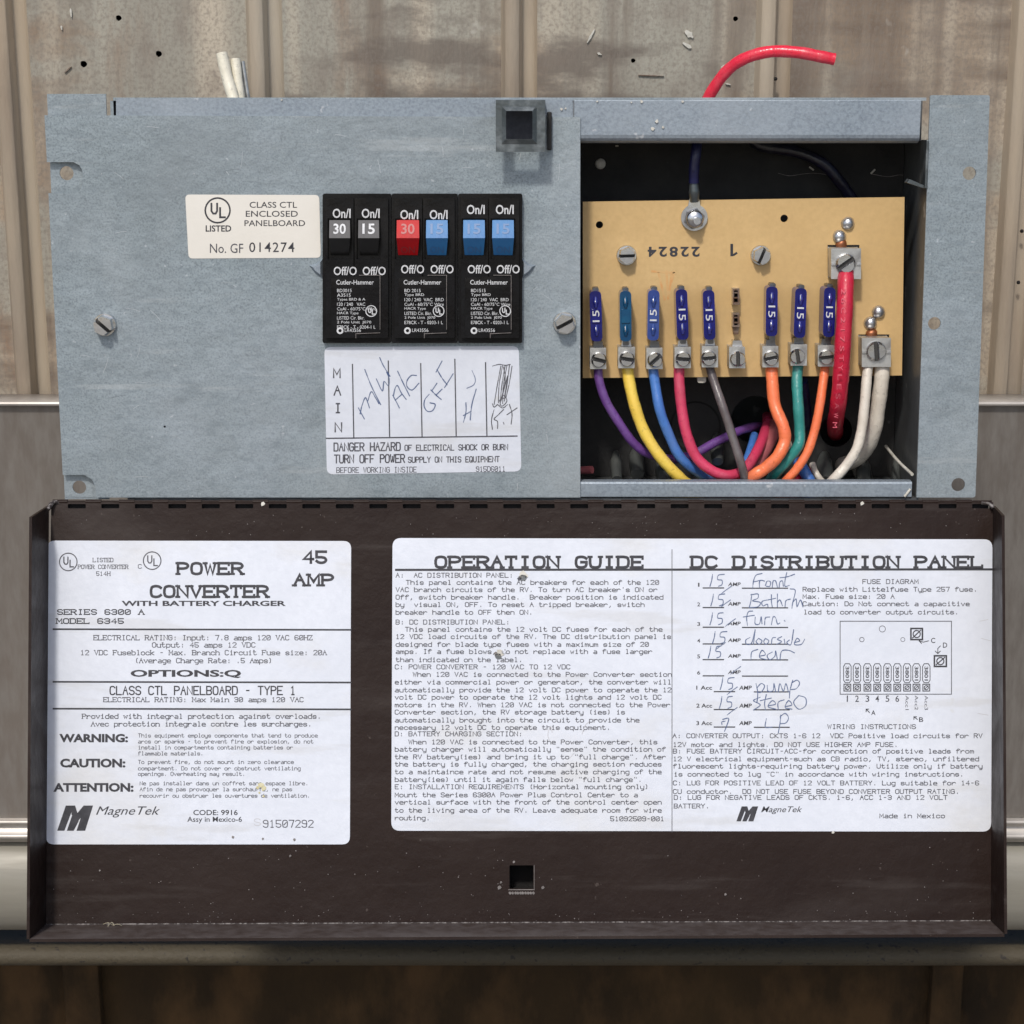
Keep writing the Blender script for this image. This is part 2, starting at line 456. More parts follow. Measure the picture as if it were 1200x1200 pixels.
# ------------------------------------------------------------------ lettering
G = {
'A':"02 28 42;15 35",'B':"02 08 38 47 46 35 05;35 44 43 32 02",'C':"47 38 18 07 03 12 32 43",'D':"02 08 38 47 43 32 02",
'E':"48 08 02 42;05 35",'F':"48 08 02;05 35",'G':"47 38 18 07 03 12 32 43 45 25",'H':"02 08;42 48;05 45",'I':"22 28;18 38;12 32",
'J':"48 43 32 12 03",'K':"02 08;48 05 42",'L':"08 02 42",'M':"02 08 24 48 42",'N':"02 08 42 48",'O':"18 38 47 43 32 12 03 07 18",
'P':"02 08 38 47 46 35 05",'Q':"18 38 47 43 32 12 03 07 18;24 42",'R':"02 08 38 47 46 35 05;25 42",'S':"47 38 18 07 06 15 35 44 43 32 12 03",
'T':"08 48;28 22",'U':"08 03 12 32 43 48",'V':"08 22 48",'W':"08 12 27 32 48",'X':"02 48;08 42",'Y':"08 25 48;25 22",'Z':"08 48 02 42",
'0':"18 38 47 43 32 12 03 07 18;14 36",'1':"17 28 22;12 32",'2':"07 18 38 47 46 02 42",'3':"07 18 38 47 46 35 15;35 44 43 32 12 03",
'4':"32 38 04 44",'5':"48 08 05 35 44 43 32 12 03",'6':"47 38 18 07 03 12 32 43 44 35 05",'7':"08 48 22",
'8':"18 38 47 46 35 15 06 07 18;15 04 03 12 32 43 44 35",'9':"03 12 32 43 47 38 18 07 06 15 45",
'a':"16 36 45 42;42 12 03 14 44",'b':"08 02 32 43 45 36 06",'c':"45 36 16 05 03 12 32 43",'d':"48 42 12 03 05 16 46",
'e':"04 44 45 36 16 05 03 12 42",'f':"47 38 28 17 12;06 36",'g':"46 16 05 03 12 42;46 41 30 10",'h':"08 02;05 16 36 45 42",
'i':"16 26 22;12 32;27 28",'j':"36 31 20 10;37 38",'k':"08 02;46 04;14 42",'l':"18 28 22;12 32",'m':"02 06;05 16 25 22;25 36 45 42",
'n':"02 06;05 16 36 45 42",'o':"16 36 45 43 32 12 03 05 16",'p':"00 06 36 45 43 32 02",'q':"40 46 16 05 03 12 42",'r':"02 06;04 15 26 36 45",
's':"45 36 16 05 14 34 43 32 12 03",'t':"18 13 22 32 43;06 36",'u':"06 03 12 42;46 42",'v':"06 22 46",'w':"06 12 25 32 46",
'x':"02 46;06 42",'y':"06 03 12 42;46 41 30 10",'z':"06 46 02 42",'.':"22 23",',':"23 22 11",':':"22 23;25 26",'-':"15 35",
'(':"38 27 23 32",')':"18 27 23 12",'"':"18 17;38 37","'":"28 27",'/':"02 48",'+':"24 26;15 35",
}
def strip(mb, pts2, wpx, mp, m):
    """flat inked stroke along a polyline in pixel units, mapped by mp"""
    P = [Vector(p) for p in pts2]
    P = [p for i, p in enumerate(P) if i == 0 or (p - P[i - 1]).length > 1e-4]
    if len(P) < 2: return
    closed = (P[0] - P[-1]).length < 1e-3 and len(P) > 3
    n = len(P); vs = []; h = wpx / 2
    for i in range(n):
        if closed:
            a = P[i - 1] if i else P[-2]; b = P[i + 1] if i < n - 1 else P[1]
            d0 = (P[i] - a).normalized(); d1 = (b - P[i]).normalized()
        else:
            d1 = (P[i + 1] - P[i]).normalized() if i < n - 1 else (P[i] - P[i - 1]).normalized()
            d0 = (P[i] - P[i - 1]).normalized() if i else d1
        t = d0 + d1
        if t.length < .3: t = d1
        t.normalize()
        nn = Vector((-t.y, t.x))
        k = h / max(.6, abs(nn.dot(Vector((-d1.y, d1.x)))))
        p = P[i]
        if not closed and i == 0: p = p - d1 * h * .8
        if not closed and i == n - 1: p = p + d0 * h * .8
        vs += [mp(*(p + nn * k)), mp(*(p - nn * k))]
    fs = [(2 * i, 2 * i + 2, 2 * i + 3, 2 * i + 1) for i in range(n - 1)]
    mb.add(vs, fs, m)

def soften(P):
    V = [Vector(p) for p in P]; n = len(V)
    closed = (V[0] - V[-1]).length < 1e-6
    out = []
    for i in range(n):
        if (i == 0 or i == n - 1) and not closed:
            out.append(V[i]); continue
        if closed and i == n - 1: break
        a = V[i - 1] if i else V[-2]; b = V[i + 1]
        d0 = (V[i] - a).normalized(); d1 = (b - V[i]).normalized()
        if d0.dot(d1) > .55:
            out += [V[i] - (V[i] - a) * .3, V[i] + (b - V[i]) * .3]
        else: out.append(V[i])
    if closed: out.append(out[0])
    return out

def stext(mb, pl, s, x0, base, x1, cap, h, m='ink_thin', wt=.75, serif=False, smooth=False, xf=None, base1=None, fill=.74):
    """monospaced stroke lettering from x0 to x1 (photo pixels), baseline at base"""
    n = len(s); adv = (x1 - x0) / (n - 1 + fill) if n > 1 else (x1 - x0)
    cw = adv * fill if n > 1 else (x1 - x0)
    slope = 0 if base1 is None else (base1 - base) / (x1 - x0)
    for i, ch in enumerate(s):
        g = G.get(ch)
        if g is None: continue
        gx = x0 + i * adv
        for k, st in enumerate(g.split(';')):
            P = [(int(t[0]) / 4 * cw, (int(t[1]) - 2) / 6 * cap) for t in st.split()]
            if smooth: Q = [(p.x, p.y) for p in soften(P)]
            else: Q = P
            def mp(x, y, gx=gx, k=k):
                X, Y = gx + x, base - y + slope * (gx + x - x0)
                if xf: X, Y = xf(X, Y)
                return pl.at(X, Y, h + (k % 3) * 8e-6)
            strip(mb, Q, wt, mp, m)
            if serif and ch.isalpha():
                tk = cw * .17
                for e, f in ((P[0], P[1]), (P[-1], P[-2])):
                    dx, dy = abs(e[0] - f[0]), abs(e[1] - f[1])
                    top = abs(e[1] - cap) < .01; bot = abs(e[1]) < .01
                    xh = abs(e[1] - cap * 4 / 6) < .01 and ch.islower()
                    mp2 = lambda x, y, mp=mp: mp(x, y) + pl.n * 4e-6
                    if ch in 'Ii1lOoaces': continue
                    if dy > dx * .6 and (top or bot or xh):
                        strip(mb, [(e[0] - tk, e[1]), (e[0] + tk, e[1])], wt * .8, mp2, m)
                    elif dx > dy and (top or bot) and ch in 'ELTZFCGS':
                        sg = -1 if top else 1
                        strip(mb, [(e[0], e[1]), (e[0], e[1] + sg * cap * .2)], wt * .8, mp2, m)
                if ch in 'BDPRELF':   # slab feet on the stem
                    for yy in ((0, cap) if ch in 'BDEL' else (0, cap)):
                        strip(mb, [(-tk, yy), (tk, yy)], wt * .8, lambda x, y, mp=mp: mp(x, y) + pl.n * 6e-6, m)
                if ch == 'N' or ch == 'M':
                    strip(mb, [(-tk, cap), (tk, cap)], wt * .8, lambda x, y, mp=mp: mp(x, y) + pl.n * 6e-6, m)

_tc = {}
def _glyphs(s, bold=0.0, shear=0.0, space=1.0):
    key = (s, bold, shear, space)
    if key in _tc: return _tc[key]
    cu = bpy.data.curves.new('t', 'FONT'); cu.body = s; cu.offset = bold; cu.shear = shear
    cu.space_character = space; cu.resolution_u = 3
    ob = bpy.data.objects.new('t', cu); COL.objects.link(ob)
    dg = bpy.context.evaluated_depsgraph_get(); dg.update()
    me = ob.evaluated_get(dg).to_mesh()
    vs = [(v.co.x, v.co.y) for v in me.vertices]; fs = [tuple(p.vertices) for p in me.polygons]
    ob.evaluated_get(dg).to_mesh_clear()
    bpy.data.objects.remove(ob); bpy.data.curves.remove(cu)
    _tc[key] = (vs, fs); return vs, fs

def ftext(mb, pl, s, x0, y0, x1, y1, h, m='ink', bold=0.0, shear=0.0, xf=None, rot=0, space=1.0, hf=None):
    """built-in typeface fitted to a photo-pixel rectangle (y0 top, y1 bottom of the ink)"""
    vs, fs = _glyphs(s, bold, shear, space)
    if not vs: return
    ax, bx = min(v[0] for v in vs), max(v[0] for v in vs); ay, by = min(v[1] for v in vs), max(v[1] for v in vs)
    out = []
    for v in vs:
        u = (v[0] - ax) / (bx - ax); t = (v[1] - ay) / (by - ay)
        if rot == 90: X, Y = x0 + (1 - t) * (x1 - x0), y1 + (y0 - y1) * u       # reads upward
        elif rot == -90: X, Y = x0 + t * (x1 - x0), y0 + (y1 - y0) * u          # reads downward
        elif rot == 180: X, Y = x1 - u * (x1 - x0), y0 + t * (y1 - y0)
        else: X, Y = x0 + u * (x1 - x0), y1 - t * (y1 - y0)
        if xf: X, Y = xf(X, Y)
        out.append(pl.at(X, Y, h if hf is None else hf(X, Y)))
    nf = []
    for f in fs:
        a, b, c = out[f[0]], out[f[1]], out[f[2]]
        nf.append(f)
    # face the viewer
    tot = sum(((out[f[1]] - out[f[0]]).cross(out[f[2]] - out[f[0]])).dot(pl.n) for f in fs)
    if tot < 0: nf = [tuple(reversed(f)) for f in nf]
    mb.add(out, nf, m)

def line(mb, pl, pts, wpx, h, m='ink', k=0):
    strip(mb, pts, wpx, lambda x, y: pl.at(x, y, h + k * 6e-6), m)

def ring(mb, pl, x, y, r, wpx, h, m='ink', n=28, ry=None):
    ry = ry or r
    line(mb, pl, [(x + r * math.cos(2 * math.pi * i / n), y + ry * math.sin(2 * math.pi * i / n)) for i in range(n + 1)], wpx, h, m)

def pen(mb, pl, strokes, wpx, h, m='pen'):
    """strokes 'x,y x,y ...' separated by ; in photo pixels, smoothed like handwriting"""
    for k, st in enumerate(strokes.split(';')):
        P = [tuple(float(c) for c in p.split(',')) for p in st.split()]
        if len(P) > 2:
            Q = [(p.x, p.y) for p in catmull([(a, b, 0) for a, b in P], 5)]
        else: Q = P
        n = len(Q); c = max(2, n // 5)
        if n > 6:      # pen pressure changes along the stroke
            i = 0; j = 0
            while i < n - 1:
                e = min(n, i + c + 1)
                strip(mb, Q[i:e], wpx * (.72 + .5 * abs(math.sin(k * 1.7 + j * 1.3))), lambda x, y, k=k, j=j: pl.at(x, y, h + ((k + j) % 7) * 6e-6), m)
                i += c; j += 1
        else: strip(mb, Q, wpx, lambda x, y, k=k: pl.at(x, y, h + (k % 5) * 6e-6), m)

def ul(mb, pl, x, y, r, h, m='ink', w=1.4):
    ring(mb, pl, x, y, r, w, h, m)
    k = r / 10.0
    line(mb, pl, [(x - 5 * k, y - 5.5 * k), (x - 5 * k, y + .5 * k), (x - 3.6 * k, y + 2.6 * k), (x - 1.6 * k, y + 2.6 * k), (x - .4 * k, y + .5 * k), (x - .4 * k, y - 5.5 * k)], w * 1.15, h, m)
    line(mb, pl, [(x + 2 * k, y - 2 * k), (x + 2 * k, y + 5.6 * k), (x + 6 * k, y + 5.6 * k)], w * 1.15, h, m)

# ================================================================== setting
def xprism(mb, pl, prof, a0, a1, m, smooth=False, caps=True):
    """profile of (b, h) points extruded along the plane's x from a0 to a1"""
    n = len(prof)
    vs = [pl.W(a0, b, h) for b, h in prof] + [pl.W(a1, b, h) for b, h in prof]
    A = sum(prof[i][0] * prof[(i + 1) % n][1] - prof[(i + 1) % n][0] * prof[i][1] for i in range(n))
    fs = []
    for i in range(n):
        k = (i + 1) % n
        fs.append((i, k, k + n, i + n) if A < 0 else (k, i, i + n, k + n))
    mb.add(vs, fs, m, smooth)
    if caps:
        c = [tuple(range(n)), tuple(range(2 * n - 1, n - 1, -1))]
        if A < 0: c = [tuple(reversed(x)) for x in c]
        mb.add(vs, c, m)

def bpx(pl, y, h=0, x=600):
    return pl.ab(x, y, h)[1]

# ground
mb = MB()
gz = -0.95
mb.add([(-6, -6, gz), (6, -6, gz), (6, 3, gz), (-6, 3, gz)], [(0, 1, 2, 3)], 'ground')
g = mb.build('ground'); g['kind'] = 'structure'

# corrugated wall: flat pans between raised ribs
wall = thing('corrugated_wall', (0, .175, bpx(WL, 540)), 'weathered brown-grey ribbed metal siding behind the electrical box, with nail holes', 'wall')
ytop = bpx(WL, -500); ybot = bpx(WL, 540)
a600 = WL.ab(600, 60)[0]; per = WL.ab(905, 60)[0] - WL.ab(605, 60)[0]
u1 = per / 305.0                       # metres per photo pixel on the wall near the top edge
pan_holes = {-2: [(139, 21, 3.4), (186, 63, 3.7), (98, 75, 4)], 0: [(742, 71, 2.7)], 1: []}
def rib_prof(c):
    P = [(-13, 0), (-11, 2), (-8.5, 6), (-7, 7), (7.5, 7), (9, 6.2), (11.5, -1.5), (13, -2.6), (25, -2.6), (27.5, -1.6), (30, 0)]
    return [(c + x * u1, h * u1 * 2.1) for x, h in P]
for k in range(-3, 4):
    c = a600 + k * per * 0.992
    pr = rib_prof(c)
    mb = MB()
    n = len(pr)
    vs = [WL.W(a, ytop, h) for a, h in pr] + [WL.W(a, ybot, h) for a, h in pr] + [WL.W(a, ytop, h - .0012) for a, h in pr] + [WL.W(a, ybot, h - .0012) for a, h in pr]
    fs = [(i, i + n, i + 1 + n, i + 1) for i in range(n - 1)] + [(i + 2 * n, i + 1 + 2 * n, i + 1 + 3 * n, i + 3 * n) for i in range(n - 1)]
    mb.add(vs, fs, 'rib', True)
    mb.build('rib', wall)
    if k < 3:
        x0 = c + 30 * u1; x1 = a600 + (k + 1) * per * .992 - 13 * u1
        holes = [circ(*WL.ab(hx, hy), r * u1, 10, wob=.12) for hx, hy, r in pan_holes.get(k, [])]
        if k == 0: holes.append(circ(*WL.ab(862, 22), 3 * u1, 10, wob=.1))
        mb = MB()
        mb.prism(WL, [(x0, ybot), (x1, ybot), (x1, ytop), (x0, ytop)], -.0012, 0, 'wall', holes=holes)
        # three shallow stiffening creases
        for f in ():
            cx = x0 + (x1 - x0) * f
            mb.prism(WL, [(cx - 5 * u1, ybot), (cx + 5 * u1, ybot), (cx + 3 * u1, ytop), (cx - 3 * u1, ytop)], 0.0001, .0004, 'wall')
        mb.build('pan', wall)
mb = MB()   # dark backing behind the nail holes
mb.box(WL, -1.2, ybot, -.03, 1.2, ytop, -.02, 'hole')
mb.build('backing', wall)
for x, y in ((600, 22), (602, 87), (908, 92), (1196, 270), (1192, 330)):
    mb = MB(); a, b = WL.ab(x, y, .0014)
    mb.dome(WL, a, b, 2.4 * u1, 0.0105 * (u1 / .0004) * .38 if y else 0, .0012, 'hole', seg=10, rings=3)
    mb.build('nail_head', wall)
for x, y, dx, dy, wd in ((688, 50, 9, -16, 3), (700, 62, 5, 2, 2.5), (803, 36, 9, 8, 6), (800, 50, 10, 6, 5), (748, 88, 30, 1, 1.1), (83, 10, 1, 10, 2.5), (72, 30, 1, 5, 2), (76, 85, 8, -7, 1.3), (850, 98, 6, 1, 1.6), (845, 80, 5, -4, 3)):
    mb = MB(); a, b = WL.ab(x, y); a2, b2 = WL.ab(x + dx, y + dy)
    d = Vector((a2 - a, b2 - b)); nn = Vector((-d.y, d.x)).normalized() * wd * u1 / 2
    P = []
    for i in range(6):
        t = i / 5; q = Vector((a, b)) + d * t; wv = math.sin(math.pi * (.12 + .8 * t)) * (1 + random.uniform(-.4, .4))
        P.append((q + nn * wv, q - nn * wv))
    poly = [tuple(p[1]) for p in P] + [tuple(p[0]) for p in reversed(P)]
    mb.prism(WL, poly, .0001, .0009, 'flake' if wd > 1.4 else 'rust')
    mb.build('paint_chip', wall)

# plain sheet, rounded rail, lower rail, rusty base
XL, XR = -.8, .8
sheet = thing('sheet_steel_skirt', (0, .155, gz), 'smooth dull grey-brown steel sheet with bright top edge behind the box and door', 'metal sheet')
mb = MB()
y = lambda v, h=0: bpx(SH, v, h)
mb.box(SH, XL, y(958), -.0015, XR, y(475), 0, 'dull'); mb.build('sheet_panel', sheet)
mb = MB(); xprism(mb, SH, [(y(474.6), -.012), (y(474.6), .0022), (y(473.5), .0030), (y(470.5), .0030), (y(469), .0018), (y(469), -.012)], XL, XR, 'lip', True)
mb.build('top_lip', sheet)
mb = MB(); xprism(mb, SH, [(y(958.4), -.01), (y(958.4), .003), (y(961), .0042), (y(963), .0016), (y(970), .0012), (y(971.5), .0065), (y(975), .0072), (y(978), .0035), (y(983.5), .003), (y(983.5), -.01)], XL, XR, 'lip', True)
mb.build('stepped_moulding', sheet)
mb = MB()
bh = bpx(PN, 586) - .0
mb.box(SH, SH.ab(230, 640)[0], y(652), .0003, SH.ab(960, 640)[0], y(645), .0, 'dull') if False else None

rail = thing('rounded_rail', (0, .15, y(1040)), 'pale cream rounded metal rail running behind the lower half of the open door', 'rail')
mb = MB()
P = []
for i in range(17):
    t = i / 16 * math.pi
    P.append((y(1038) + math.cos(t) * (y(985) - y(1091)) / 2, -.004 + math.sin(t) * .017))
P += [(y(1091), -.012), (y(985), -.012)]
xprism(mb, SH, P, XL, XR, 'tube', True)
mb.build('rail_tube', rail)

low = thing('gritty_lower_rail', (0, .15, y(1125)), 'narrow gritty pale rail low down below the open door', 'rail')
mb = MB()
P = []
for i in range(13):
    t = i / 12 * math.pi
    P.append((y(1124.5) + math.cos(t) * (y(1113) - y(1136)) / 2, -.006 + math.sin(t) * .007))
P += [(y(1136), -.02), (y(1113), -.02)]
xprism(mb, SH, P, XL, XR, 'grit', True)
mb.build('rail_tube', low)
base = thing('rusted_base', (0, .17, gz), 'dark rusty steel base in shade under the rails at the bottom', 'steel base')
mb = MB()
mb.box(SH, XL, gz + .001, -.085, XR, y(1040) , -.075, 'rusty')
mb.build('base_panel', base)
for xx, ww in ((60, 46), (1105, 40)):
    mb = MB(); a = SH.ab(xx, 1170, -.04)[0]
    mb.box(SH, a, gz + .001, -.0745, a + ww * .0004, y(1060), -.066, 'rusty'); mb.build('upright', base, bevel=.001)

# ================================================================== the converter
pc = thing('power_converter', PN.W(0, bpx(PN, 590), -.06), 'galvanised electrical panel box with brown hinged door hanging open below, covered in white printed labels', 'electrical panel')
A = lambda x, y_=350, h=0: PN.ab(x, y_, h)[0]
B = lambda y_, h=0, x=600: PN.ab(x, y_, h)[1]
t = .0011
aL, aR = A(60), A(1083)
bB, bT = B(584.5), B(118)
D = -.125
mb = MB()
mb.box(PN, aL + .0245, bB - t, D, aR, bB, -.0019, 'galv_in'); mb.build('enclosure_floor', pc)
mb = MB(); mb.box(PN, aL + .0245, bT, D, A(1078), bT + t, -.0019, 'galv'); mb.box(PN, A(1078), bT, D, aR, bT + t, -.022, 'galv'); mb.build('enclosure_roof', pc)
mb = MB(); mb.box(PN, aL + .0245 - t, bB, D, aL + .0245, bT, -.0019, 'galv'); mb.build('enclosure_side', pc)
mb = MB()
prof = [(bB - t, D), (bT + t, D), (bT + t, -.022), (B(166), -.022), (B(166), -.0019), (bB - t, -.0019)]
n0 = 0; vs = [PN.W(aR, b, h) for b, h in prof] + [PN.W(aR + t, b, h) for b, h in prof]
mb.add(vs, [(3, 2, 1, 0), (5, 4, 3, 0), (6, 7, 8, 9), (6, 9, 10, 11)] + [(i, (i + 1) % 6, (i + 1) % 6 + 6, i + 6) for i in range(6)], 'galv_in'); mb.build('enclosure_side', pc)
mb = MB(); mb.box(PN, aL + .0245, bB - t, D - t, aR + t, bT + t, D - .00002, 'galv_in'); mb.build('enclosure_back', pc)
# ledge the box stands on
mb = MB()
zb = PN.W(0, bB - t, -.09)
ldg = thing('support_ledge', (0, .14, zb.z - .02), 'grey steel angle ledge under the electrical box, hidden behind the open door', 'bracket')
P0 = PN.W(0, bB - t - .0003, -.02); P1 = PN.W(0, bB - t - .0003, D)
a0, a1 = A(200), A(1000)
vs = []
for a in (a0, a1):
    vs += [(a, P0.y, P0.z), (a, .1545, P1.z - (.1545 - P1.y) * math.tan(R(-5)) if False else P1.z + (P1.y - .1545) * 0), (a, .1545, P1.z - .05), (a, .1500, P1.z - .05), (a, .1500, P1.z - .004), (a, P0.y, P0.z - .004)]
mb.add(vs, [(0, 1, 2, 3, 4, 5), (11, 10, 9, 8, 7, 6)] + [(i, i + 6, (i + 1) % 6 + 6, (i + 1) % 6) for i in range(6)], 'dull')
mb.build('angle_bar', ldg)

# mounting flanges left and right
def PL(pts, h=0): return L(PN, pts, h)
mb = MB()
mb.prism(PN, PL([(76, 585), (128, 585), (125, 137), (124, 110), (55, 110)], -.0026), -.0034, -.0026, 'galv',
         holes=[circ(*PN.ab(78, 203, -.0026), 8 * PX, 20), circ(*PN.ab(93, 571, -.0026), 8 * PX, 20)])
mb.build('mounting_flange', pc)
mb = MB()
mb.prism(PN, rpoly(PL([(1074, 583), (1143, 583), (1160, 111.5), (1090, 111.5)], -.0010), [0, .001, .0008, .0008]), -.0018, -.0010, 'galv',
         holes=[circ(*PN.ab(1136, 203, -.001), 7.6 * PX, 20), circ(*PN.ab(1095, 379, -.001), 7.4 * PX, 20), circ(*PN.ab(1123, 568, -.001), 8 * PX, 20)])
mb.build('mounting_flange', pc, bevel=.0003)

# top rail with rolled lower edge
mb = MB()
mb.prism(PN, PL([(136, 150), (672, 150), (672, 116.5), (136, 115)], -.0009), -.0018, -.0009, 'galv2')
prof = [(B(117.5), -.0018), (B(117.5), -.0009), (B(158), -.0009), (B(162), -.0012), (B(165), -.0020), (B(167), -.0034), (B(168), -.0052), (B(168), -.012), (B(167), -.012), (B(166.5), -.0052), (B(164), -.0036), (B(161), -.0024), (B(157), -.0018)]
n0 = len(mb.v)
xprism(mb, PN, prof, A(673, 140), A(1079, 140), 'galv2')
mb.build('top_rail', pc, bevel=.0002)
mb = MB()
prof = [(B(583), -.0018), (B(583), -.0009), (B(567), -.0009), (B(565.5), -.0013), (B(565), -.002), (B(565), -.006), (B(566.5), -.006), (B(566.5), -.0024), (B(568), -.0018)]
xprism(mb, PN, prof, A(676, 575), A(1069, 575), 'galv2')
mb.build('bottom_lip', pc, bevel=.0002)
mb = MB()   # folded tab at the top right corner of the opening
a = A(1086, 190); 
mb.box(PN, a - .0004, B(221), -.010, a + .0006, B(164), .0002, 'clip')
mb.prism(PN, PL([(1063, 214), (1087, 222), (1087, 219), (1066, 210)], -.001), -.006, -.001, 'clip')
mb.build('folded_tab', pc, bevel=.0003)
mb = MB()
mb.tube([PN.at(1038, 523, -.040), PN.at(1052, 540, -.02), PN.at(1069, 556, -.002)], .0006, 'flake', seg=6)
mb.tube([PN.at(1060, 582, -.0006), PN.at(1067, 573, -.0006)], .0005, 'flake', seg=6)
mb.build('folded_edge', pc)

# front plate
mb = MB()
fp = [(75, 583), (112, 583), (112, 571), (108, 562), (99, 556.5), (73.5, 556.5), (56.7, 226.5), (86, 226.5), (93, 223.5), (96.5, 217), (96.5, 200), (93, 193.5), (86, 190), (54.9, 190), (52, 135), (680, 137), (680, 583)]
pp = PL(list(reversed(fp)))
pp = pp if sum(pp[i][0] * pp[(i + 1) % len(pp)][1] - pp[(i + 1) % len(pp)][0] * pp[i][1] for i in range(len(pp))) > 0 else list(reversed(pp))
mb.prism(PN, pp, -.0008, 0, 'galv', holes=[circ(*PN.ab(193, 500), 1.4 * PX, 8)])
plate = mb.build('front_plate', pc, bevel=.00022)
mb = MB()   # lanced dimples either side of the breakers
for x0, s in ((379, -1), (611, 1)):
    mb = MB()
    P = [(x0, 302), (x0 + 9 * s, 309), (x0 + 17 * s, 311), (x0 + 10 * s, 320), (x0, 327)]
    q = PL(P); q = q if s < 0 else list(reversed(q))
    mb.prism(PN, q, 0, .0016, 'galv2', scale_top=.55)
    mb.build('pressed_dimple', plate)

def screw(pl, x, y_, r, h0, parent, ang=0, kind='hex', m='zinc', hh=.0032, name='screw', washer=1.18, seg=24, label=None):
    a, b = pl.ab(x, y_, h0 + hh)
    mb = MB(); r = r * PX
    if kind == 'hex':
        rw = r * washer
        mb.prism(pl, circ(a, b, rw * .93, 28), h0, h0 + hh * .28, m, scale_top=.93)
        poly = circ(a, b, r * .98, 6, ph=R(20) + ang)
        slotted(mb, pl, poly, (a, b), h0 + hh * .28, h0 + hh, hh * .45, r * .24, ang, m, .86)
    else:
        poly = circ(a, b, r * .97, seg)
        slotted(mb, pl, poly, (a, b), h0, h0 + hh, hh * .55, r * .25, ang, m, .72)
    return mb.build(name, parent, bevel=r * .07, label=label)
screw(PN, 120, 382, 12.5, 0, plate, ang=R(-42), hh=.0052)
screw(PN, 662, 380, 12.5, 0, plate, ang=R(28), hh=.0052)

# fine scratches and greasy marks on the front plate
mb = MB(); rs = random.Random(11)
for i in range(90):
    x = rs.uniform(80, 665); y_ = rs.uniform(142, 575)
    if 215 < x < 615 and 222 < y_ < 560: continue
    an = rs.choice([rs.uniform(-.3, .3), rs.uniform(1.2, 1.9), rs.uniform(-1.2, 1.2)]); ln = rs.uniform(4, 20); k = .00003
    line(mb, PN, [(x, y_), (x + ln * .5 * math.cos(an), y_ + ln * .5 * math.sin(an)), (x + ln * math.cos(an + .08), y_ + ln * math.sin(an + .08))], rs.uniform(.3, .6), k, rs.choice(['scratch', 'scratch', 'grease']), i % 6)
for x in (160, 161.5, 330, 700):
    pass
mb.build('scratch', plate)['kind'] = 'stuff'
mb = MB()
for x, y_, r in ((658, 128, 1.5), (663, 127, 1.0), (770, 142, 1.8), (777, 149, 1.3), (765, 151, 2.2), (752, 119, 1.6), (700, 119, 1.2), (740, 120, 1), (800, 119, 1.6), (330, 117, 1.0)):
    a, b = PN.ab(x, y_); mb.prism(PN, circ(a, b, r * PX, 6, wob=.4, ph=x), -.0009, -.0004, 'flake')
mb.build('paint_crumb', pc)['kind'] = 'stuff'
# latch strap: sheet bent forward off the top rail, with a square hole
mb = MB()
h = .0112
mb.prism(PN, L(PN, [(581, 178), (639, 178), (639, 117), (581, 117)], h), h - .0009, h, 'clip',
         holes=[rpoly(L(PN, [(593, 163), (624, 163), (624, 130), (593, 130)], h), .0004, 2)])
mb.build('latch_strap', pc, bevel=.00025)
mb = MB()
e = lambda x, y_, hh: PN.at(x, y_, hh)
aa, ab_ = PN.ab(581, 120, h)[0], PN.ab(639, 120, h)[0]
mb.box(PN, aa, PN.ab(600, 117, h)[1] - .0009, -.0008, ab_, PN.ab(600, 117, h)[1], h - .0009, 'clip')
mb.build('strap_return', pc)
mb = MB()
mb.prism(PN, L(PN, [(588, 168), (630, 168), (630, 126), (588, 126)]), .0001, .0012, 'strap_shade'); mb.build('strap_shade_pad', pc)  # dark pad painting the shade seen through the strap's hole
mb = MB()   # raised lips round the strap's hole
for q in (((593, 130), (624, 130), (628, 125), (589, 125)), ((593, 163), (624, 163), (630, 169), (588, 169)), ((593, 130), (593, 163), (588, 168), (588, 126)), ((624, 130), (624, 163), (629, 168), (629, 126))):
    vs = [PN.at(q[0][0], q[0][1], h + .0012), PN.at(q[1][0], q[1][1], h + .0012), PN.at(q[2][0], q[2][1], h + .00005), PN.at(q[3][0], q[3][1], h + .00005)]
    if (vs[1] - vs[0]).cross(vs[2] - vs[0]).dot(PN.n) < 0: vs.reverse()
    mb.add(vs, [(0, 1, 2, 3)], 'clip')
mb.build('hole_lip', pc)
mb = MB()   # black strip standing in for the shadow beside the strap
mb.box(PN, A(641, 150), B(176), 0, A(646.5, 150), B(131), .0028, 'black_board'); mb.build('strap_side_shadow', pc, bevel=.0005)

# ---------------------------------------------------------------- black back panel and fuse board
HB = -.020
mb = MB()
hb = -.047
mb.prism(PN, [(A(676), bB + .0002), (aR - .0002, bB + .0002), (aR - .0002, bT - .0002), (A(676), bT - .0002)], hb - .0015, hb, 'black_board',
         holes=[circ(*PN.ab(885, 492, hb), 30 * PX, 24), circ(*PN.ab(980, 505, hb), 20 * PX, 24)])
back = mb.build('back_panel', pc)
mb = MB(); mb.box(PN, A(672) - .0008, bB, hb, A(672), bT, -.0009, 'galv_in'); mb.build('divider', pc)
mb = MB()   # round knockout
ring(mb, PN, 815, 500, 29, 2.2, hb + .0003, 'hole'); 
mb.build('knockout', back)
mb = MB(); a, b = PN.ab(703.5, 192, hb); mb.dome(PN, a, b, 6.6 * PX, hb, .0012, 'cream', seg=16, rings=4); mb.build('plastic_rivet', back)
mb = MB()
for x, y_, dx, dy in ((722, 171, 2, 0), (949, 196, 4, 3), (1025, 199, -4, 4), (1060, 245, 1, 3), (1073, 281, 0, 3)):
    line(mb, PN, [(x, y_), (x + dx, y_ + dy)], 2, hb + .0006, 'flake')
pen(mb, PN, "912,203 925,206 940,204 955,203 972,205;1022,204 1040,207 1055,205 1067,208", .6, hb + .0005, 'dust')
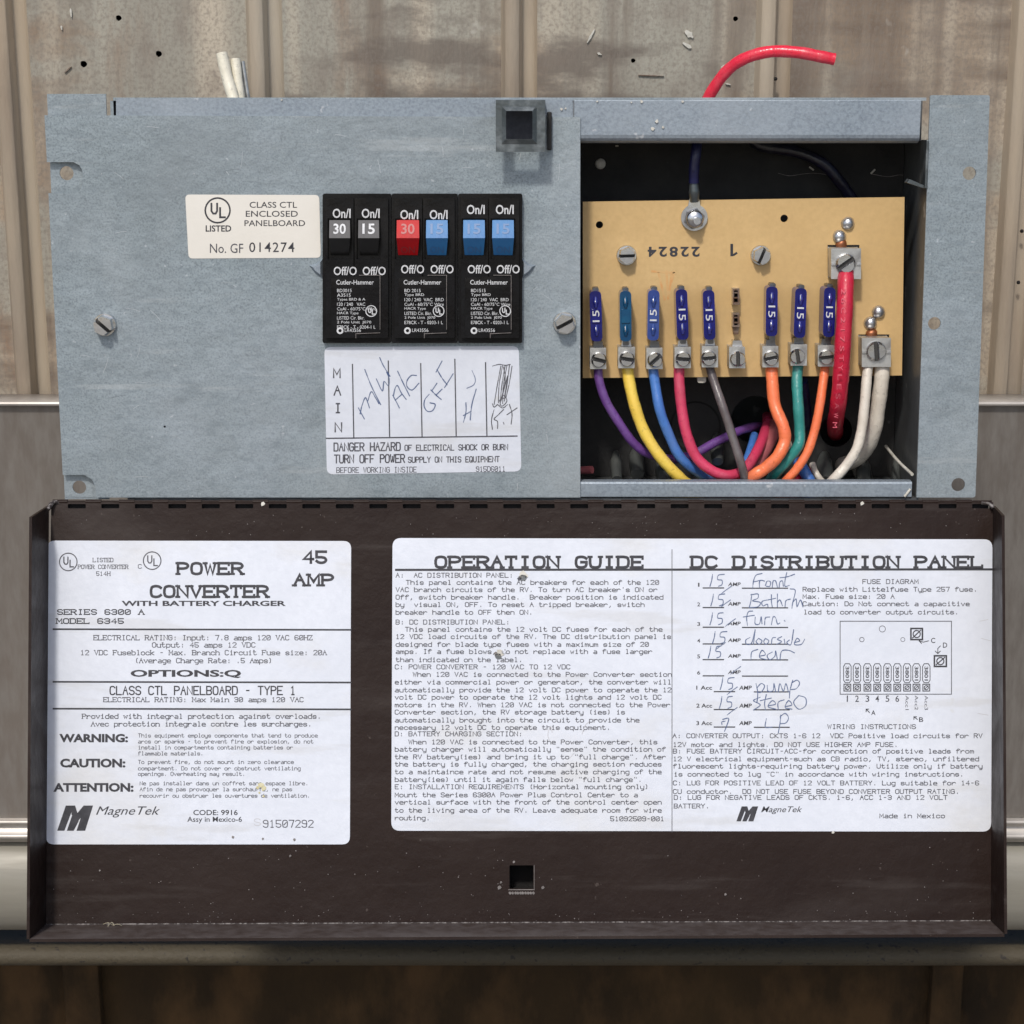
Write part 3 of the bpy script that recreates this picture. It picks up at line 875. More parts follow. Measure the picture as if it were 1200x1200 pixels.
mb.build('dust_fleck', back)['kind'] = 'stuff'
mb = MB()
mb.prism(PN, L(PN, [(683, 443), (1057, 440), (1060, 231), (683, 236.5)], HB), HB - .0016, HB, 'pcb',
         holes=[circ(*PN.ab(702.5, 263.5, HB), 4.3 * PX, 16), circ(*PN.ab(919, 256, HB), 4.5 * PX, 16)])
for x, y_ in ((735, 300), (893, 300)):
    a, b = PN.ab(x, y_, HB); mb.prism(PN, circ(a, b, .004, 16), hb, HB - .0016, 'galv_in')
ftext(mb, PN, "22824", 759, 289, 820, 301, HB + .00006, 'ink', bold=.03, rot=180, space=1.3)
line(mb, PN, [(857.5, 287), (857.5, 299)], 3.2, HB + .00006, 'ink'); line(mb, PN, [(857, 299), (860, 298.6), (863, 296.6)], 2.4, HB + .00007, 'ink')
for q in ((772, 320, 779, 351), (781, 318, 783, 350), (787, 322, 784, 346), (764, 318, 791, 320), (790, 318, 787, 330)):
    line(mb, PN, [q[:2], q[2:]], 2.6, HB + .00004, 'stain', k=random.randint(0, 4))
board = mb.build('fuse_board', pc)
screw(PN, 735, 300, 11, HB, board, ang=R(2), hh=.0045)
screw(PN, 893, 300, 11, HB, board, ang=R(68), hh=.0045)
for k, (x, y_, r) in enumerate(((994, 262, 8), (984, 277.5, 8), (1030, 366, 8), (1020.5, 379, 8))):
    mb = MB(); a, b = PN.ab(x, y_, HB + .001); mb.dome(PN, a, b, r * PX, HB, .0022, 'solder', wob=.05, seg=16); mb.build('solder_joint', board)
mb = MB(); a, b = PN.ab(822, 443, HB - .002); mb.prism(PN, rpoly([(a - .0015, b - .0018), (a + .0017, b - .0018), (a + .0017, b + .002), (a - .0015, b + .002)], .0009), HB - .0040, HB - .0018, 'flake'); mb.build('solder_tag', board)

# ring terminal at top of board
mb = MB()
a, b = PN.ab(814, 255, HB + .002)
o = circ(a, b, 15.5 * PX, 28)
mb.prism(PN, o, HB + .0001, HB + .0012, 'zinc')
mb.prism(PN, rpoly(L(PN, [(806, 243), (821, 243), (819, 232), (808, 232)], HB + .001), .0002), HB + .0003, HB + .0014, 'zinc')
P = [PN.at(814, 236, HB + .0022), PN.at(813.5, 225, HB + .0030), PN.at(813, 212, HB + .0032)]
mb.tube(P, 6 * PX, 'clip', seg=12, radii=[5.2 * PX, 6.4 * PX, 5.0 * PX])
rt = mb.build('ring_terminal', pc, bevel=.0002)
mb = MB(); a, b = PN.ab(815, 257, HB + .006)
mb.prism(PN, circ(a, b, 12.5 * PX, 6, ph=.3), HB + .0012, HB + .0038, 'zinc_dk', scale_top=.96)
mb.dome(PN, a, b, 10.5 * PX, HB + .0038, .0015, 'zinc', seg=18)
mb.prism(PN, circ(a + .0005, b - .0006, 4.6 * PX, 14), HB + .0048, HB + .0072, 'zinc', scale_top=.9)
mb.build('nut', rt, bevel=.0002)

def big_lug(x0, y0, x1, y1, sx, sy, ang):
    mb = MB(); hT = HB + .0085
    mb.prism(PN, L(PN, [(x0, y1), (x1, y1), (x1, y0), (x0, y0)], hT), HB + .0006, hT, 'alu')
    o = mb.build('terminal_lug', pc, bevel=.0006)
    screw(PN, sx, sy, 12, hT, o, ang=ang, kind='dome', hh=.0020, name='lug_screw')
    mb = MB()
    mb.prism(PN, L(PN, [(x0 - 4, y1 - 6), (x1 - 6, y1 - 6), (x1 - 2, y0 - 4), (x0 - 4, y0 - 4)], HB + .0002), HB + .00005, HB + .0003, 'hole')
    mb.build('lug_slot', o)
    mb = MB()
    a, b = PN.ab((x0 + x1) / 2 - 5, y0 - 4, HB + .001); mb.dome(PN, a, b, 7 * PX, HB + .0002, .0016, 'copper', wob=.2, seg=12)
    mb.build('flux_residue', o)
    for xx in (x0, x1 - 5):
        mb = MB(); mb.prism(PN, rpoly(L(PN, [(xx, sy + 2), (xx + 5, sy + 2), (xx + 5, sy - 1.5), (xx, sy - 1.5)], hT), .0003, 2), hT, hT + .0005, 'solder'); mb.build('lug_notch', o)
big_lug(974, 291, 1009, 327, 991.5, 309, R(35))
big_lug(1010, 396, 1044, 430, 1027.5, 412, R(95))

lugs = [(701, 419, -14), (734, 418, -8), (767, 419, 42), (800, 418, -4), (832, 417, 5), (864, 418, 92), (903, 417, 12), (936, 415, 100), (968, 416, 6)]
for k, (x, y_, ang) in enumerate(lugs):
    mb = MB(); hT = HB + .0082
    j = random.uniform(-1, 1)
    mb.prism(PN, L(PN, [(x - 9.5, y_ + 13.5), (x + 9.5, y_ + 13.5), (x + 9.5 + j, y_ - 11.5), (x - 9.5, y_ - 11.5)], hT), HB, hT, 'alu')
    o = mb.build('terminal_clamp', pc, bevel=.0004)
    screw(PN, x + (-1 if k in (4, 7) else 1), y_ + 3, 9.3, hT, o, ang=R(ang), kind='dome', m='zinc', hh=.0020, name='clamp_screw')
    mb = MB()
    mb.prism(PN, L(PN, [(x - 6, y_ - 12), (x + 6, y_ - 12), (x + 5, y_ - 19), (x - 5, y_ - 19)], HB + .005), HB, HB + .0052, ['zinc_dk', 'zinc'][k in (1, 3, 4, 5)])
    mb.build('contact_tab', o, bevel=.0004)

M['fuse_glint'] = mat('navy_clear_ridge', (.012, .018, .20), .05, 0, coat=1.0, spec=.8)
def fuse(x, yt, yb, m, txt, rot, label, tone='white_print'):
    r = thing('blade_fuse', PN.at(x, (yt + yb) / 2, HB), label, 'fuse', 'blade fuses in the row')
    h0, h1 = HB + .0025, HB + .0108
    mb = MB()
    q = L(PN, [(x - 6.8, yb), (x + 6.8, yb), (x + 6.8, yt), (x - 6.8, yt)], h1)
    mb.prism(PN, rpoly(q, .0018, 5), h0, h1, m)
    bo = None
    body = mb.build('fuse_body', r, bevel=.0007)
    mb = MB()
    for y0, y1 in ((yt + 7, yt + 19), (yb - 19, yb - 7)):
        mb.tube([PN.at(x, y0, h1 + .0001), PN.at(x, (y0 + y1) / 2, h1 + .0003), PN.at(x, y1, h1 + .0001)], 3.0 * PX, 'fuse_glint' if m == 'fuse_n' else m, seg=12, radii=[1.9 * PX, 3.1 * PX, 1.9 * PX])
        g = random.uniform(-1, 2); mb.tube([PN.at(x - .6, y0 + 2 + g, h1 + .00075), PN.at(x - .4, (y0 + y1) / 2, h1 + .0011), PN.at(x - .5, y1 - 4, h1 + .0008)], .75 * PX, 'solder', seg=6)  # pale metal test points, also standing in for glint streaks
    mb.prism(PN, rpoly(L(PN, [(x - 5.2, yb - 21), (x + 5.2, yb - 21), (x + 5.2, yt + 21), (x - 5.2, yt + 21)], h1), .0005, 3), h1 - .0001, h1 + .00045, m, scale_top=.93)
    if txt:
        ftext(mb, PN, txt, x - 4.0, (yt + yb) / 2 - 6.8, x + 4.0, (yt + yb) / 2 + 6.8, h1 + .00052, tone, bold=.004, rot=rot)
    mb.build('fuse_top', body)
    for yy in (yt - 1, yb + 1):
        mb = MB(); mb.prism(PN, rpoly(L(PN, [(x - 3.5, yy + 3.5), (x + 3.5, yy + 3.5), (x + 3.5, yy - 3.5), (x - 3.5, yy - 3.5)], HB + .004), .0006, 3), HB + .0001, HB + .0055, 'zinc_dk'); mb.build('blade', r, bevel=.0003)
    r.rotation_euler = (0, R_(random.uniform(-2.5, 2.5)), R_(random.uniform(-3, 3)))
    return r
R_ = math.radians
F = [(699, 341, 400, 'fuse_n', '15', 90, 'dark blue blade fuse above the purple wire, leftmost in the row'),
     (733, 341, 400, 'fuse_t', '', 0, 'teal blade fuse above the yellow wire'),
     (766, 340, 399, 'fuse_l', '15', 90, 'paler blue blade fuse above the light blue wire, bold white 15'),
     (799, 339, 398, 'fuse_n', '15', -90, 'dark blue blade fuse above the pinkish red wire'),
     (832, 340, 398, 'fuse_n', '15', -90, 'dark blue blade fuse above the dusty black wire, left of the empty socket'),
     (905, 336, 394, 'fuse_n', '15', -90, 'dark blue blade fuse above the thicker orange wire, right of the empty socket'),
     (937, 338, 396, 'fuse_n', '15', -90, 'dark blue blade fuse above the green wire'),
     (970, 337, 395, 'fuse_n', '15', -90, 'dark blue blade fuse partly behind the thick red cable, rightmost in the row')]
for f in F: fuse(*f)
# empty socket
mb = MB()
for y0, y1 in ((338, 357), (367, 383)):
    q = L(PN, [(858.5, y1), (866.5, y1), (866.5, y0), (858.5, y0)], HB + .004)
    mb.prism(PN, q, HB, HB + .0045, 'rust', holes=[rpoly(L(PN, [(860, y1 - 2), (864.5, y1 - 2), (864.5, y0 + 2), (860, y0 + 2)], HB + .004), .0003, 2)], side='solder')
    mb.prism(PN, L(PN, [(860, y1 - 2), (864.5, y1 - 2), (864.5, y0 + 2), (860, y0 + 2)], HB + .001), HB + .0001, HB + .0008, 'hole')
    for yy in range(int(y0) + 4, int(y1) - 2, 6):
        mb.prism(PN, L(PN, [(859.5, yy + 1.6), (864.5, yy + 1.6), (864.5, yy), (859.5, yy)], HB + .003), HB, HB + .0038, 'rust')
mb.prism(PN, L(PN, [(860, 392), (865, 392), (866, 383.5), (859, 383.5)], HB + .003), HB, HB + .003, 'rust')
mb.build('empty_fuse_clip', board)

# ---------------------------------------------------------------- wires
def wire(name, label, pts, r, m, cat='wire', group='insulated wires at the fuse board', seg=14, extra=None, radii=None, sub=7, end=None):
    mb = MB()
    jt = random.Random(len(label) * 7 + int(pts[0][0]))
    q = [PN.at(x + (jt.uniform(-1.1, 1.1) if 1 < i < len(pts) - 2 else 0), y_, (h + (jt.uniform(-.7, .7) if i > 1 else 0)) / 1000) for i, (x, y_, h) in enumerate(pts)]
    mb.tube(q, r * PX, m, seg=seg, sub=sub, radii=radii, capmat=end)
    if extra: extra(mb)
    o = mb.build(name)
    tag(o, label, cat, group)
    return o
wire('purple_wire', 'purple wire clamped under the leftmost fuse, curving down behind the yellow wire',
     [(701, 428, -16), (702, 445, -15), (711, 470, -14), (726, 497, -14), (742, 518, -15), (758, 531, -18), (785, 538, -22), (812, 533, -26), (840, 518, -30), (866, 505, -36), (884, 500, -46), (892, 500, -60)], 5.4, 'w_purple')
wire('yellow_wire', 'yellow wire curving down from the second clamp, under the teal fuse',
     [(735, 428, -16), (737, 445, -15), (744, 475, -13), (755, 505, -12), (772, 532, -11), (792, 555, -12), (808, 568, -15), (830, 573, -24), (850, 560, -50)], 7, 'w_yellow')
wire('blue_wire', 'light blue wire curving down between the yellow and pinkish red wires',
     [(765, 428, -16), (767, 445, -15), (773, 480, -13), (783, 510, -13), (797, 535, -14), (814, 551, -17), (832, 560, -24), (852, 556, -50)], 6, 'w_blue')
wire('pinkish_red_wire', 'pinkish red wire making a wide U beside the dusty black wire',
     [(796, 428, -16), (796, 448, -15), (799, 480, -13), (806, 510, -12), (818, 537, -11), (836, 553, -11), (855, 557, -12), (872, 551, -15), (884, 535, -22), (894, 515, -32), (899, 497, -48), (899, 488, -60)], 6.4, 'w_pink')
wire('dusty_black_wire', 'dusty black wire crossing in front of the pinkish red one',
     [(831, 428, -16), (836, 445, -14), (848, 480, -10), (858, 510, -8), (867, 540, -7), (874, 562, -8), (878, 574, -16), (880, 570, -40)], 5.2, 'w_grey')
wire('orange_wire', 'thicker orange wire bending left beside the green wire',
     [(904, 428, -16), (905, 445, -14), (909, 475, -11), (917, 500, -8), (919, 517, -7), (911, 535, -6), (896, 549, -6), (884, 557, -7), (870, 570, -16), (862, 572, -30)], 7.3, 'w_orange')
wire('green_wire', 'teal green wire running down between two orange wires',
     [(935, 428, -16), (934, 448, -14), (935, 478, -11), (938, 505, -10), (936, 522, -9), (922, 541, -10), (908, 556, -12), (898, 570, -20), (893, 568, -36)], 6.5, 'w_green')
wire('slim_orange_wire', 'slimmer orange wire between the green wire and the thick red cable',
     [(967, 428, -16), (965, 445, -14), (961, 478, -12), (955, 505, -10), (946, 530, -9), (933, 550, -9), (921, 564, -11), (910, 574, -18), (904, 570, -34)], 5.4, 'w_orange')
def letters(mb):
    hp = lambda X, Y: (interp([-9.4, -8.0, -6.3, -5.4, -5.2, -6.2, -10.5], max(0, min(1, (Y - 335) / 150))) / 1000) + .00345
    s = "2 6 C 2 1 7  S T Y L E S  A W M"
    for i, c in enumerate(s.split()):
        y0 = 338 + i * 11.2
        xc = interp([990, 989.5, 988, 985, 981], (y0 - 335) / 150) - 1.5
        if c == '1': ftext(mb, PN, c, xc - 2.6, y0 + 3, xc + 2.6, y0 + 4, 0, 'salmon_print', rot=-90, hf=hp)
        else: ftext(mb, PN, c, xc - 2.6, y0, xc + 2.6, y0 + 6.5, 0, 'salmon_print', rot=-90, hf=hp)
M['salmon_print'] = mat('pale_print', (.62, .10, .14), .6)
wire('thick_red_cable', 'thick red cable hanging from the upper big lug into the dark hole',
     [(991, 318, -13), (991, 335, -10), (990, 370, -7), (988, 410, -6), (985, 445, -7), (981, 475, -12), (979, 496, -24), (979, 506, -50), (979, 508, -70)], 9.6, 'w_red', cat='cable', seg=20, extra=letters)
wire('slim_white_wire', 'slimmer white wire in front, curving left out of the lower big lug',
     [(1018, 424, -15), (1016, 440, -13), (1012, 475, -11), (1009, 505, -9), (1002, 528, -8), (990, 547, -8), (977, 562, -9), (962, 577, -16), (950, 574, -34)], 6, 'w_white')
wire('thick_white_wire', 'thicker white wire behind the slim one, out of the lower big lug',
     [(1034, 424, -16), (1033, 445, -15), (1030, 475, -16), (1025, 505, -18), (1014, 527, -24), (1000, 540, -32), (985, 545, -50)], 9, 'w_white', seg=18)
wire('small_blue_wire', 'short piece of blue wire low down by the slim orange wire',
     [(935, 540, -22), (943, 553, -18), (950, 566, -17), (956, 578, -22)], 7, 'w_blue')
wire('small_white_wire', 'thin white wire end beside the short blue piece',
     [(952, 544, -24), (957, 556, -20), (966, 567, -20), (976, 576, -24)], 4, 'w_white')
wire('short_red_wire', 'short red wire end low down under the slim orange wire',
     [(946, 552, -26), (936, 560, -20), (926, 568, -18), (914, 574, -24)], 6, 'w_red')
wire('dim_blue_wire', 'dim blue wire deep between the dusty black and faded red wires',
     [(884, 510, -40), (880, 525, -32), (872, 548, -26), (868, 566, -26)], 5, 'w_blue')
wire('faded_red_wire', 'faded dull red wire deep behind the thicker orange wire',
     [(908, 497, -46), (905, 512, -36), (893, 535, -28), (880, 556, -24), (876, 572, -26)], 7.5, 'w_salmon')
wire('white_wire_stub', 'short white stub between the orange and green wires',
     [(920, 512, -24), (925, 522, -16), (921, 534, -14)], 3.4, 'w_white')
wire('deep_navy_wire', 'navy blue wire deep behind the green wire',
     [(941, 446, -26), (944, 470, -34), (946, 500, -44)], 6, 'w_navy')
wire('maroon_stub', 'dull red stub in the lower left corner of the opening',
     [(672, 551, -28), (684, 551, -27), (694, 550.5, -26)], 4.8, 'w_salmon', sub=4)
wire('navy_lead', 'navy lead rising from the ring terminal behind the top rail',
     [(813, 214, -16.5), (813.5, 195, -15.5), (816, 175, -16), (818, 140, -22)], 6, 'w_navy')
wire('black_loop_wire', 'black cable arching across the dark back above the board',
     [(872, 150, -40), (890, 170, -38), (935, 178, -36), (965, 192, -36), (985, 215, -36), (1004, 242, -38), (1010, 262, -40)], 7, 'w_black')
# grey humps standing in for blurred reflections on the floor of the opening
reflection_humps = [(722, 546, -30, 7), (746, 540, -34, 9), (776, 549, -28, 8), (840, 525, -40, 8), (966, 548, -40, 10), (1012, 553, -36, 9), (1050, 552, -34, 5)]
NL = ['leftmost, below the purple wire', 'second from the left, below the purple wire', 'behind the yellow wire', 'behind the bottom of the pinkish red wire', 'right of the slim orange wire', 'below the two white wires', 'rightmost, near the lower right corner']
for k, (x, y_, h, r) in enumerate(reflection_humps):
    mb = MB()
    mb.tube([PN.at(x, y_ - 16, (h - 8) / 1000), PN.at(x, y_, h / 1000), PN.at(x + 1, y_ + 16, (h + 6) / 1000)], r * PX, 'reflection_grey', seg=14, radii=[r * .5 * PX, r * PX, r * 1.05 * PX, r * .9 * PX], sub=5)
    o = mb.build('reflection_hump'); 
    tag(o, 'cloudy grey hump standing in for a floor reflection deep in the opening, ' + NL[k], 'wire cap', 'grey reflection humps in the opening')

# ---------------------------------------------------------------- cables above the box
def topcable(name, label, pts, r, m, cat='cable', end=None):
    mb = MB(); mb.tube([PN.at(x, y_, h / 1000) for x, y_, h in pts], r * PX, m, seg=16, sub=8, capmat=end)
    o = mb.build(name); tag(o, label, cat, 'cables rising behind the box'); return o
topcable('white_cable', 'cream white cable end standing behind the box, the left and taller one', [(280, 150, -40), (274, 118, -42), (266, 90, -44), (259.5, 62, -45)], 7, 'w_cream')
topcable('white_cable', 'cream white cable end standing behind the box, right beside the taller one', [(284, 150, -44), (281, 118, -46), (278, 92, -47), (275.5, 69, -48)], 6.4, 'w_cream')
topcable('ground_wire', 'thin bare grey wires standing behind the two cream cable ends', [(296, 150, -50), (291, 118, -50), (287, 92, -50), (284, 72, -50)], 3, 'alu')
topcable('red_cable', 'bright red cable arching up and to the right above the box', [(812, 150, -64), (822, 130, -62), (836, 104, -58), (853, 82, -54), (874, 68, -50), (903, 60.5, -48), (935, 61.5, -46), (960, 66, -45), (978, 69.5, -45)], 7.2, 'w_redb')

# ---------------------------------------------------------------- breakers
HF = .0042
def toggle(r, x0, x1, kind, txt):
    pal = {'k': ('tog_grey', 'tog_black', 'white_print', 'tog_black'), 'r': ('tog_red', 'tog_red', 'tog_redd', 'tog_redd'), 'b': ('tog_blue', 'tog_blue', 'tog_blued', 'tog_blued')}[kind]
    hr = HF + .0042
    ab = lambda x, y_, h: PN.ab(x, y_, h)
    c = [ab(x0, 258, HF + .0012), ab(x1, 258, HF + .0012), ab(x1 + .3, 279, hr), ab(x0 - .3, 279, hr), ab(x1 - 1.5, 299, HF - .001), ab(x0 + 1.5, 299, HF - .0005)]
    hh = [HF + .0012, HF + .0012, hr, hr, HF - .001, HF - .001]
    mb = MB()
    top = [PN.W(*c[i], hh[i]) for i in range(6)]
    bk = [PN.W(*c[i], HF - .0030) for i in (0, 1, 4, 5)]
    if kind == 'k':   # these stop short: grey upper face over a black lower one
        pass
    vs = top + bk
    #       0 TL 1 TR 2 ridge R 3 ridge L 4 BR 5 BL ; back 6 TL 7 TR 8 BR 9 BL
    mb.add(vs, [(3, 2, 1, 0)], pal[0]); mb.add(vs, [(5, 4, 2, 3)], pal[1])
    mb.add(vs, [(0, 1, 7, 6), (4, 5, 9, 8), (1, 2, 4, 8, 7), (3, 0, 6, 9, 5), (6, 7, 8, 9)], pal[1])
    bm = bmesh.new()
    o = mb.build('toggle', r, bevel=.0006, seg=3)
    mb = MB()
    # lettering lies on the sloping faces
    u0, u1_ = Vector(top[0]), Vector(top[3])
    n1 = (top[1] - top[0]).cross(top[0] - top[3]).normalized()
    if n1.dot(PN.n) < 0: n1 = -n1
    vs2, fs2 = _glyphs(txt, .02)
    ax, bx = min(v[0] for v in vs2), max(v[0] for v in vs2); ay, by = min(v[1] for v in vs2), max(v[1] for v in vs2)
    def lay(vs2, fs2, q0, q1, q2, q3, nn, m, fx=(.2, .8), fy=(.22, .8)):
        ax, bx = min(v[0] for v in vs2), max(v[0] for v in vs2); ay, by = min(v[1] for v in vs2), max(v[1] for v in vs2)
        out = []
        for v in vs2:
            u = fx[0] + (v[0] - ax) / (bx - ax) * (fx[1] - fx[0]); t_ = fy[0] + (v[1] - ay) / (by - ay) * (fy[1] - fy[0])
            p = (q0 * (1 - u) + q1 * u) * (1 - t_) + (q3 * (1 - u) + q2 * u) * t_
            out.append(p + nn * .00012)
        mb.add(out, fs2, m)
    lay(vs2, fs2, top[3], top[2], top[1], top[0], n1, pal[2])
    if kind != 'k':
        n2 = (top[2] - top[3]).cross(top[3] - top[5]).normalized()
        if n2.dot(PN.n) < 0: n2 = -n2
        lay(*_glyphs("ON", .015), top[5], top[4], top[2], top[3], n2, pal[3], (.15, .85), (.12, .52))
    mb.build('toggle_number', o)

def breaker(x0, x1, polers, ytxt, texts, label, yo):
    r = thing('circuit_breaker', PN.at((x0 + x1) / 2, 315, 0), label, 'circuit breaker', 'black two-pole circuit breakers')
    mb = MB(); y0, y1 = 227, 402
    mb.prism(PN, rpoly(L(PN, [(x0, y1), (x1, y1), (x1, y0), (x0, y0)], HF - .0014), .0007, 3), .0001, HF - .0014, 'brk')
    case = mb.build('case', r, bevel=.0004)
    xm = (polers[0][1] + polers[1][0]) / 2
    sides = ((x0 + 3.5, xm - .7), (xm + .7, x1 - 3.5))
    for (a, b), (t0, t1, kind, txt) in zip(sides, polers):
        mb = MB()
        q = rpoly(L(PN, [(a, y1 - 6), (b, y1 - 6), (b, y0 + 5), (a, y0 + 5)], HF), .0005, 3)
        hole = L(PN, [(t0 - 2, 304), (t1 + 2, 304), (t1 + 2, 256), (t0 - 2, 256)], HF)
        mb.prism(PN, q, HF - .0016, HF, 'brk', holes=[hole])
        w_ = t1 - t0
        ftext(mb, PN, "On/I", t0 + w_ * .12 + 1, yo, t0 + w_ * .12 + 22, yo + 11, HF + .00006, 'white_print', bold=.018)
        ftext(mb, PN, "Off/O", t0 + 5, 310.5 + (2 if x0 < 400 else 0), t0 + 32, 320.5 + (2 if x0 < 400 else 0), HF + .00006, 'white_print', bold=.014)
        mb.build('pole_face', case, bevel=.0003)
        toggle(r, t0, t1, kind, txt)
    mb = MB()
    bx0 = polers[0][0] + 6
    k = HF + .0004
    # raised nameplate with stepped outline
    P = [(bx0 - 4, 396), (xm + 6, 396), (xm + 6, 392), (x1 - 12, 390), (x1 - 12, 326), (xm + 2, 324), (bx0 - 4, 326)]
    mb.prism(PN, list(L(PN, P, k)), HF, k, 'brk')
    k += .00006
    ftext(mb, PN, "Cutler-Hammer", bx0 + 2, 328, bx0 + 46, 333.5, k, 'white_print', bold=.008)
    for i, (s, wd) in enumerate(texts):
        yy = 338.5 + i * 5.35
        ftext(mb, PN, s, bx0 + 3, yy, bx0 + 3 + wd, yy + 3.9, k, 'white_print')
    ul(mb, PN, bx0 + 43, 364.5, 6.3, k, 'white_print', 1.0)
    ring(mb, PN, bx0 + 6.5, 387.5, 3, 2, k, 'white_print', n=14)
    ftext(mb, PN, "LR43556", bx0 + 12, 385, bx0 + 31, 389, k, 'white_print')
    line(mb, PN, [(xm + 6, 322.5), (x1 - 13, 322.5), (x1 - 13, 386)], .6, k, 'dust')
    line(mb, PN, [(xm + 2, 396), (xm + 2, 391), (x1 - 13, 390)], .6, k, 'dust')
    mb.build('nameplate', case)
T1 = [("BD3015", 17), ("A3515", 16), ("Types BRD & A", 33), ("120 / 240   VAC", 33), ("CuAl - 60/75°C Wire", 46), ("HACR Type", 25), ("LISTED Cir. Bkr.", 32), ("2 Pole Unit  J070", 40), ("E78CK - T - 0204-1 L", 45)]
T2 = [("BD 2015", 19), ("Type BRD", 23), ("120 / 240  VAC  BRD", 46), ("CuAl - 60/75°C Wire", 46), ("HACR Type", 25), ("LISTED Cir. Bkr.", 32), ("2 Pole Unit  J070", 36), ("E78CK - T - 0203-1 L", 45)]
T3 = [("BD1515", 17), ("Type BRD", 23), ("120 / 240  VAC  BRD", 44), ("CuAl - 60/75°C Wire", 46), ("HACR Type", 25), ("LISTED Cir. Bkr.", 32), ("2 Pole Unit  J070", 36), ("E78CK - T - 0203-1 L", 44)]
breaker(378, 458.3, [(386, 410, 'k', '30'), (420, 444, 'k', '15')], 0, T1, 'black double circuit breaker with two grey and black toggles, leftmost of the three', 244.5)
breaker(458.9, 536.3, [(465, 491, 'r', '30'), (499.5, 524.5, 'b', '15')], 0, T2, 'black double circuit breaker with one red and one blue toggle, in the middle', 246)
breaker(536.9, 612, [(543, 568, 'b', '15'), (577, 602, 'b', '15')], 0, T3, 'black double circuit breaker with two blue toggles, rightmost of the three', 240)

# ---------------------------------------------------------------- stickers on the plate
SK = .00014
def sticker(pl, quad, r, m, parent, label, h=0.0):
    mb = MB()
    mb.prism(pl, rpoly(L(pl, quad, h + SK), r * PX, 5), h + .00002, h + SK, m)
    mb.hk = h + SK + .00006
    mb.fin = lambda: mb.build('sticker', parent, label=label)
    return mb
mb = sticker(PN, [(221, 303), (376, 302), (374, 228.5), (217, 228)], 5, 'cream', plate, 'cream rectangular label left of the breakers')
k = mb.hk
ul(mb, PN, 255, 246.5, 14.5, k, 'ink', 1.9)
ftext(mb, PN, "LISTED", 241, 264, 271, 271.5, k, 'ink', bold=.02)
ftext(mb, PN, "CLASS CTL", 292.5, 236.5, 348, 243.5, k, 'ink', bold=.004)
ftext(mb, PN, "ENCLOSED", 288, 247, 349, 254, k, 'ink', bold=.004)
ftext(mb, PN, "PANELBOARD", 286.5, 258, 357.5, 265, k, 'ink', bold=.004)
ftext(mb, PN, "No. GF", 246, 285.5, 285, 296.5, k, 'ink_thin')
ftext(mb, PN, "014274", 292, 284, 345, 295.5, k, 'ink', space=1.15, bold=.003)
mb.fin()

mb = sticker(PN, [(383, 556), (611, 552.5), (608, 405.5), (380, 406.5)], 8, 'paper', plate, 'white handwritten circuit label below the breakers')
k = mb.hk
for i, c in enumerate("MAIN"):
    y_ = (442.5, 463, 483.5, 506)[i]; x = 391 + i * .6
    stext(mb, PN, c, x, y_, x + 7.5, y_ * 0 + 10.5, k, 'ink_thin', 1.7)
for x, ya, yb in ((413, 427, 512.5), (455, 423, 512.5), (493, 426, 512), (533, 421, 511.7), (569, 425, 511.5)):
    line(mb, PN, [(x, ya), (x + 1.6, yb)], 1.4, k, 'ink_thin')
line(mb, PN, [(382.5, 513.7), (606, 511)], 1.5, k, 'ink_thin', 1)
def sl(s, x0, y0, x1, cap, w_=1.0): stext(mb, PN, s, x0, y0, x1, cap, k, 'ink_thin', w_, base1=y0 - (x1 - x0) * .008)
sl("DANGER HAZARD", 391.5, 528.5, 469, 9.2, 1.45); sl("OF ELECTRICAL SHOCK OR BURN", 474.5, 528, 595, 6.3, 1.1)
sl("TURN OFF POWER", 392, 542.5, 474, 9.2, 1.45); sl("SUPPLY ON THIS EQUIPMENT", 478.5, 542, 585, 6.3, 1.1)
sl("BEFORE WORKING INSIDE", 394.5, 554, 488, 6, .8); sl("915D6011", 558, 552.5, 592, 5.6, .8)
pen(mb, PN, "420,478 427,491;422,485 424,476 428,466 431,472 433,478;431,470 435,459 440,466 444,473;427.5,433 435,452 446,474;441,444 448,458 450,447 455,452 456,444 453,436;445,419 449,428 457,441", 1.1, k, 'pen')
pen(mb, PN, "460,463 464,470 468,478;461,464 463,455 466,452 470,460 476,468;463,469 471,462;466,435 472,448 480,464;488,440 482,440 477,446 477,453 483,457 491,449", 1.1, k, 'pen')
pen(mb, PN, "503,462 498,468 497,476 501,482 507,481 510,474 504,472;505,457 511,463 517,468;506,458 512,449;511,463 518,456;512,433 518,443 524,451;511,436 518,423;521,454 531,438", 1.15, k, 'pen')
pen(mb, PN, "553,434 557,444 555,451 547,455", .8, k, 'pen'); pen(mb, PN, "543,495 546,483 546,472;551,492 553,474 558,456;543,487 552,482", 1.1, k, 'pen')
pen(mb, PN, "577,429 585,427 592,428 598,427;587,429 583,450 579,474;589,428 585,450 584,472;592,428 588,452 586,475;594,429 590,450 589,473;597,428 594,452 591,470;600,429 597,448 593,466;585,470 590,463 594,470 588,476 586,469 592,466;583,474 589,478 595,474;577,473 579,477 583,474;590,430 592,445 587,470 595,440 591,465", .9, k, 'pencil')
pen(mb, PN, "579,480 576,492 577,503;590,480 584,486 579,491 583,494 583,502;590,495 590.6,497;597,474 600,485 599,497;594,486 606,478", 1.0, k, 'pencil')
mb.fin()

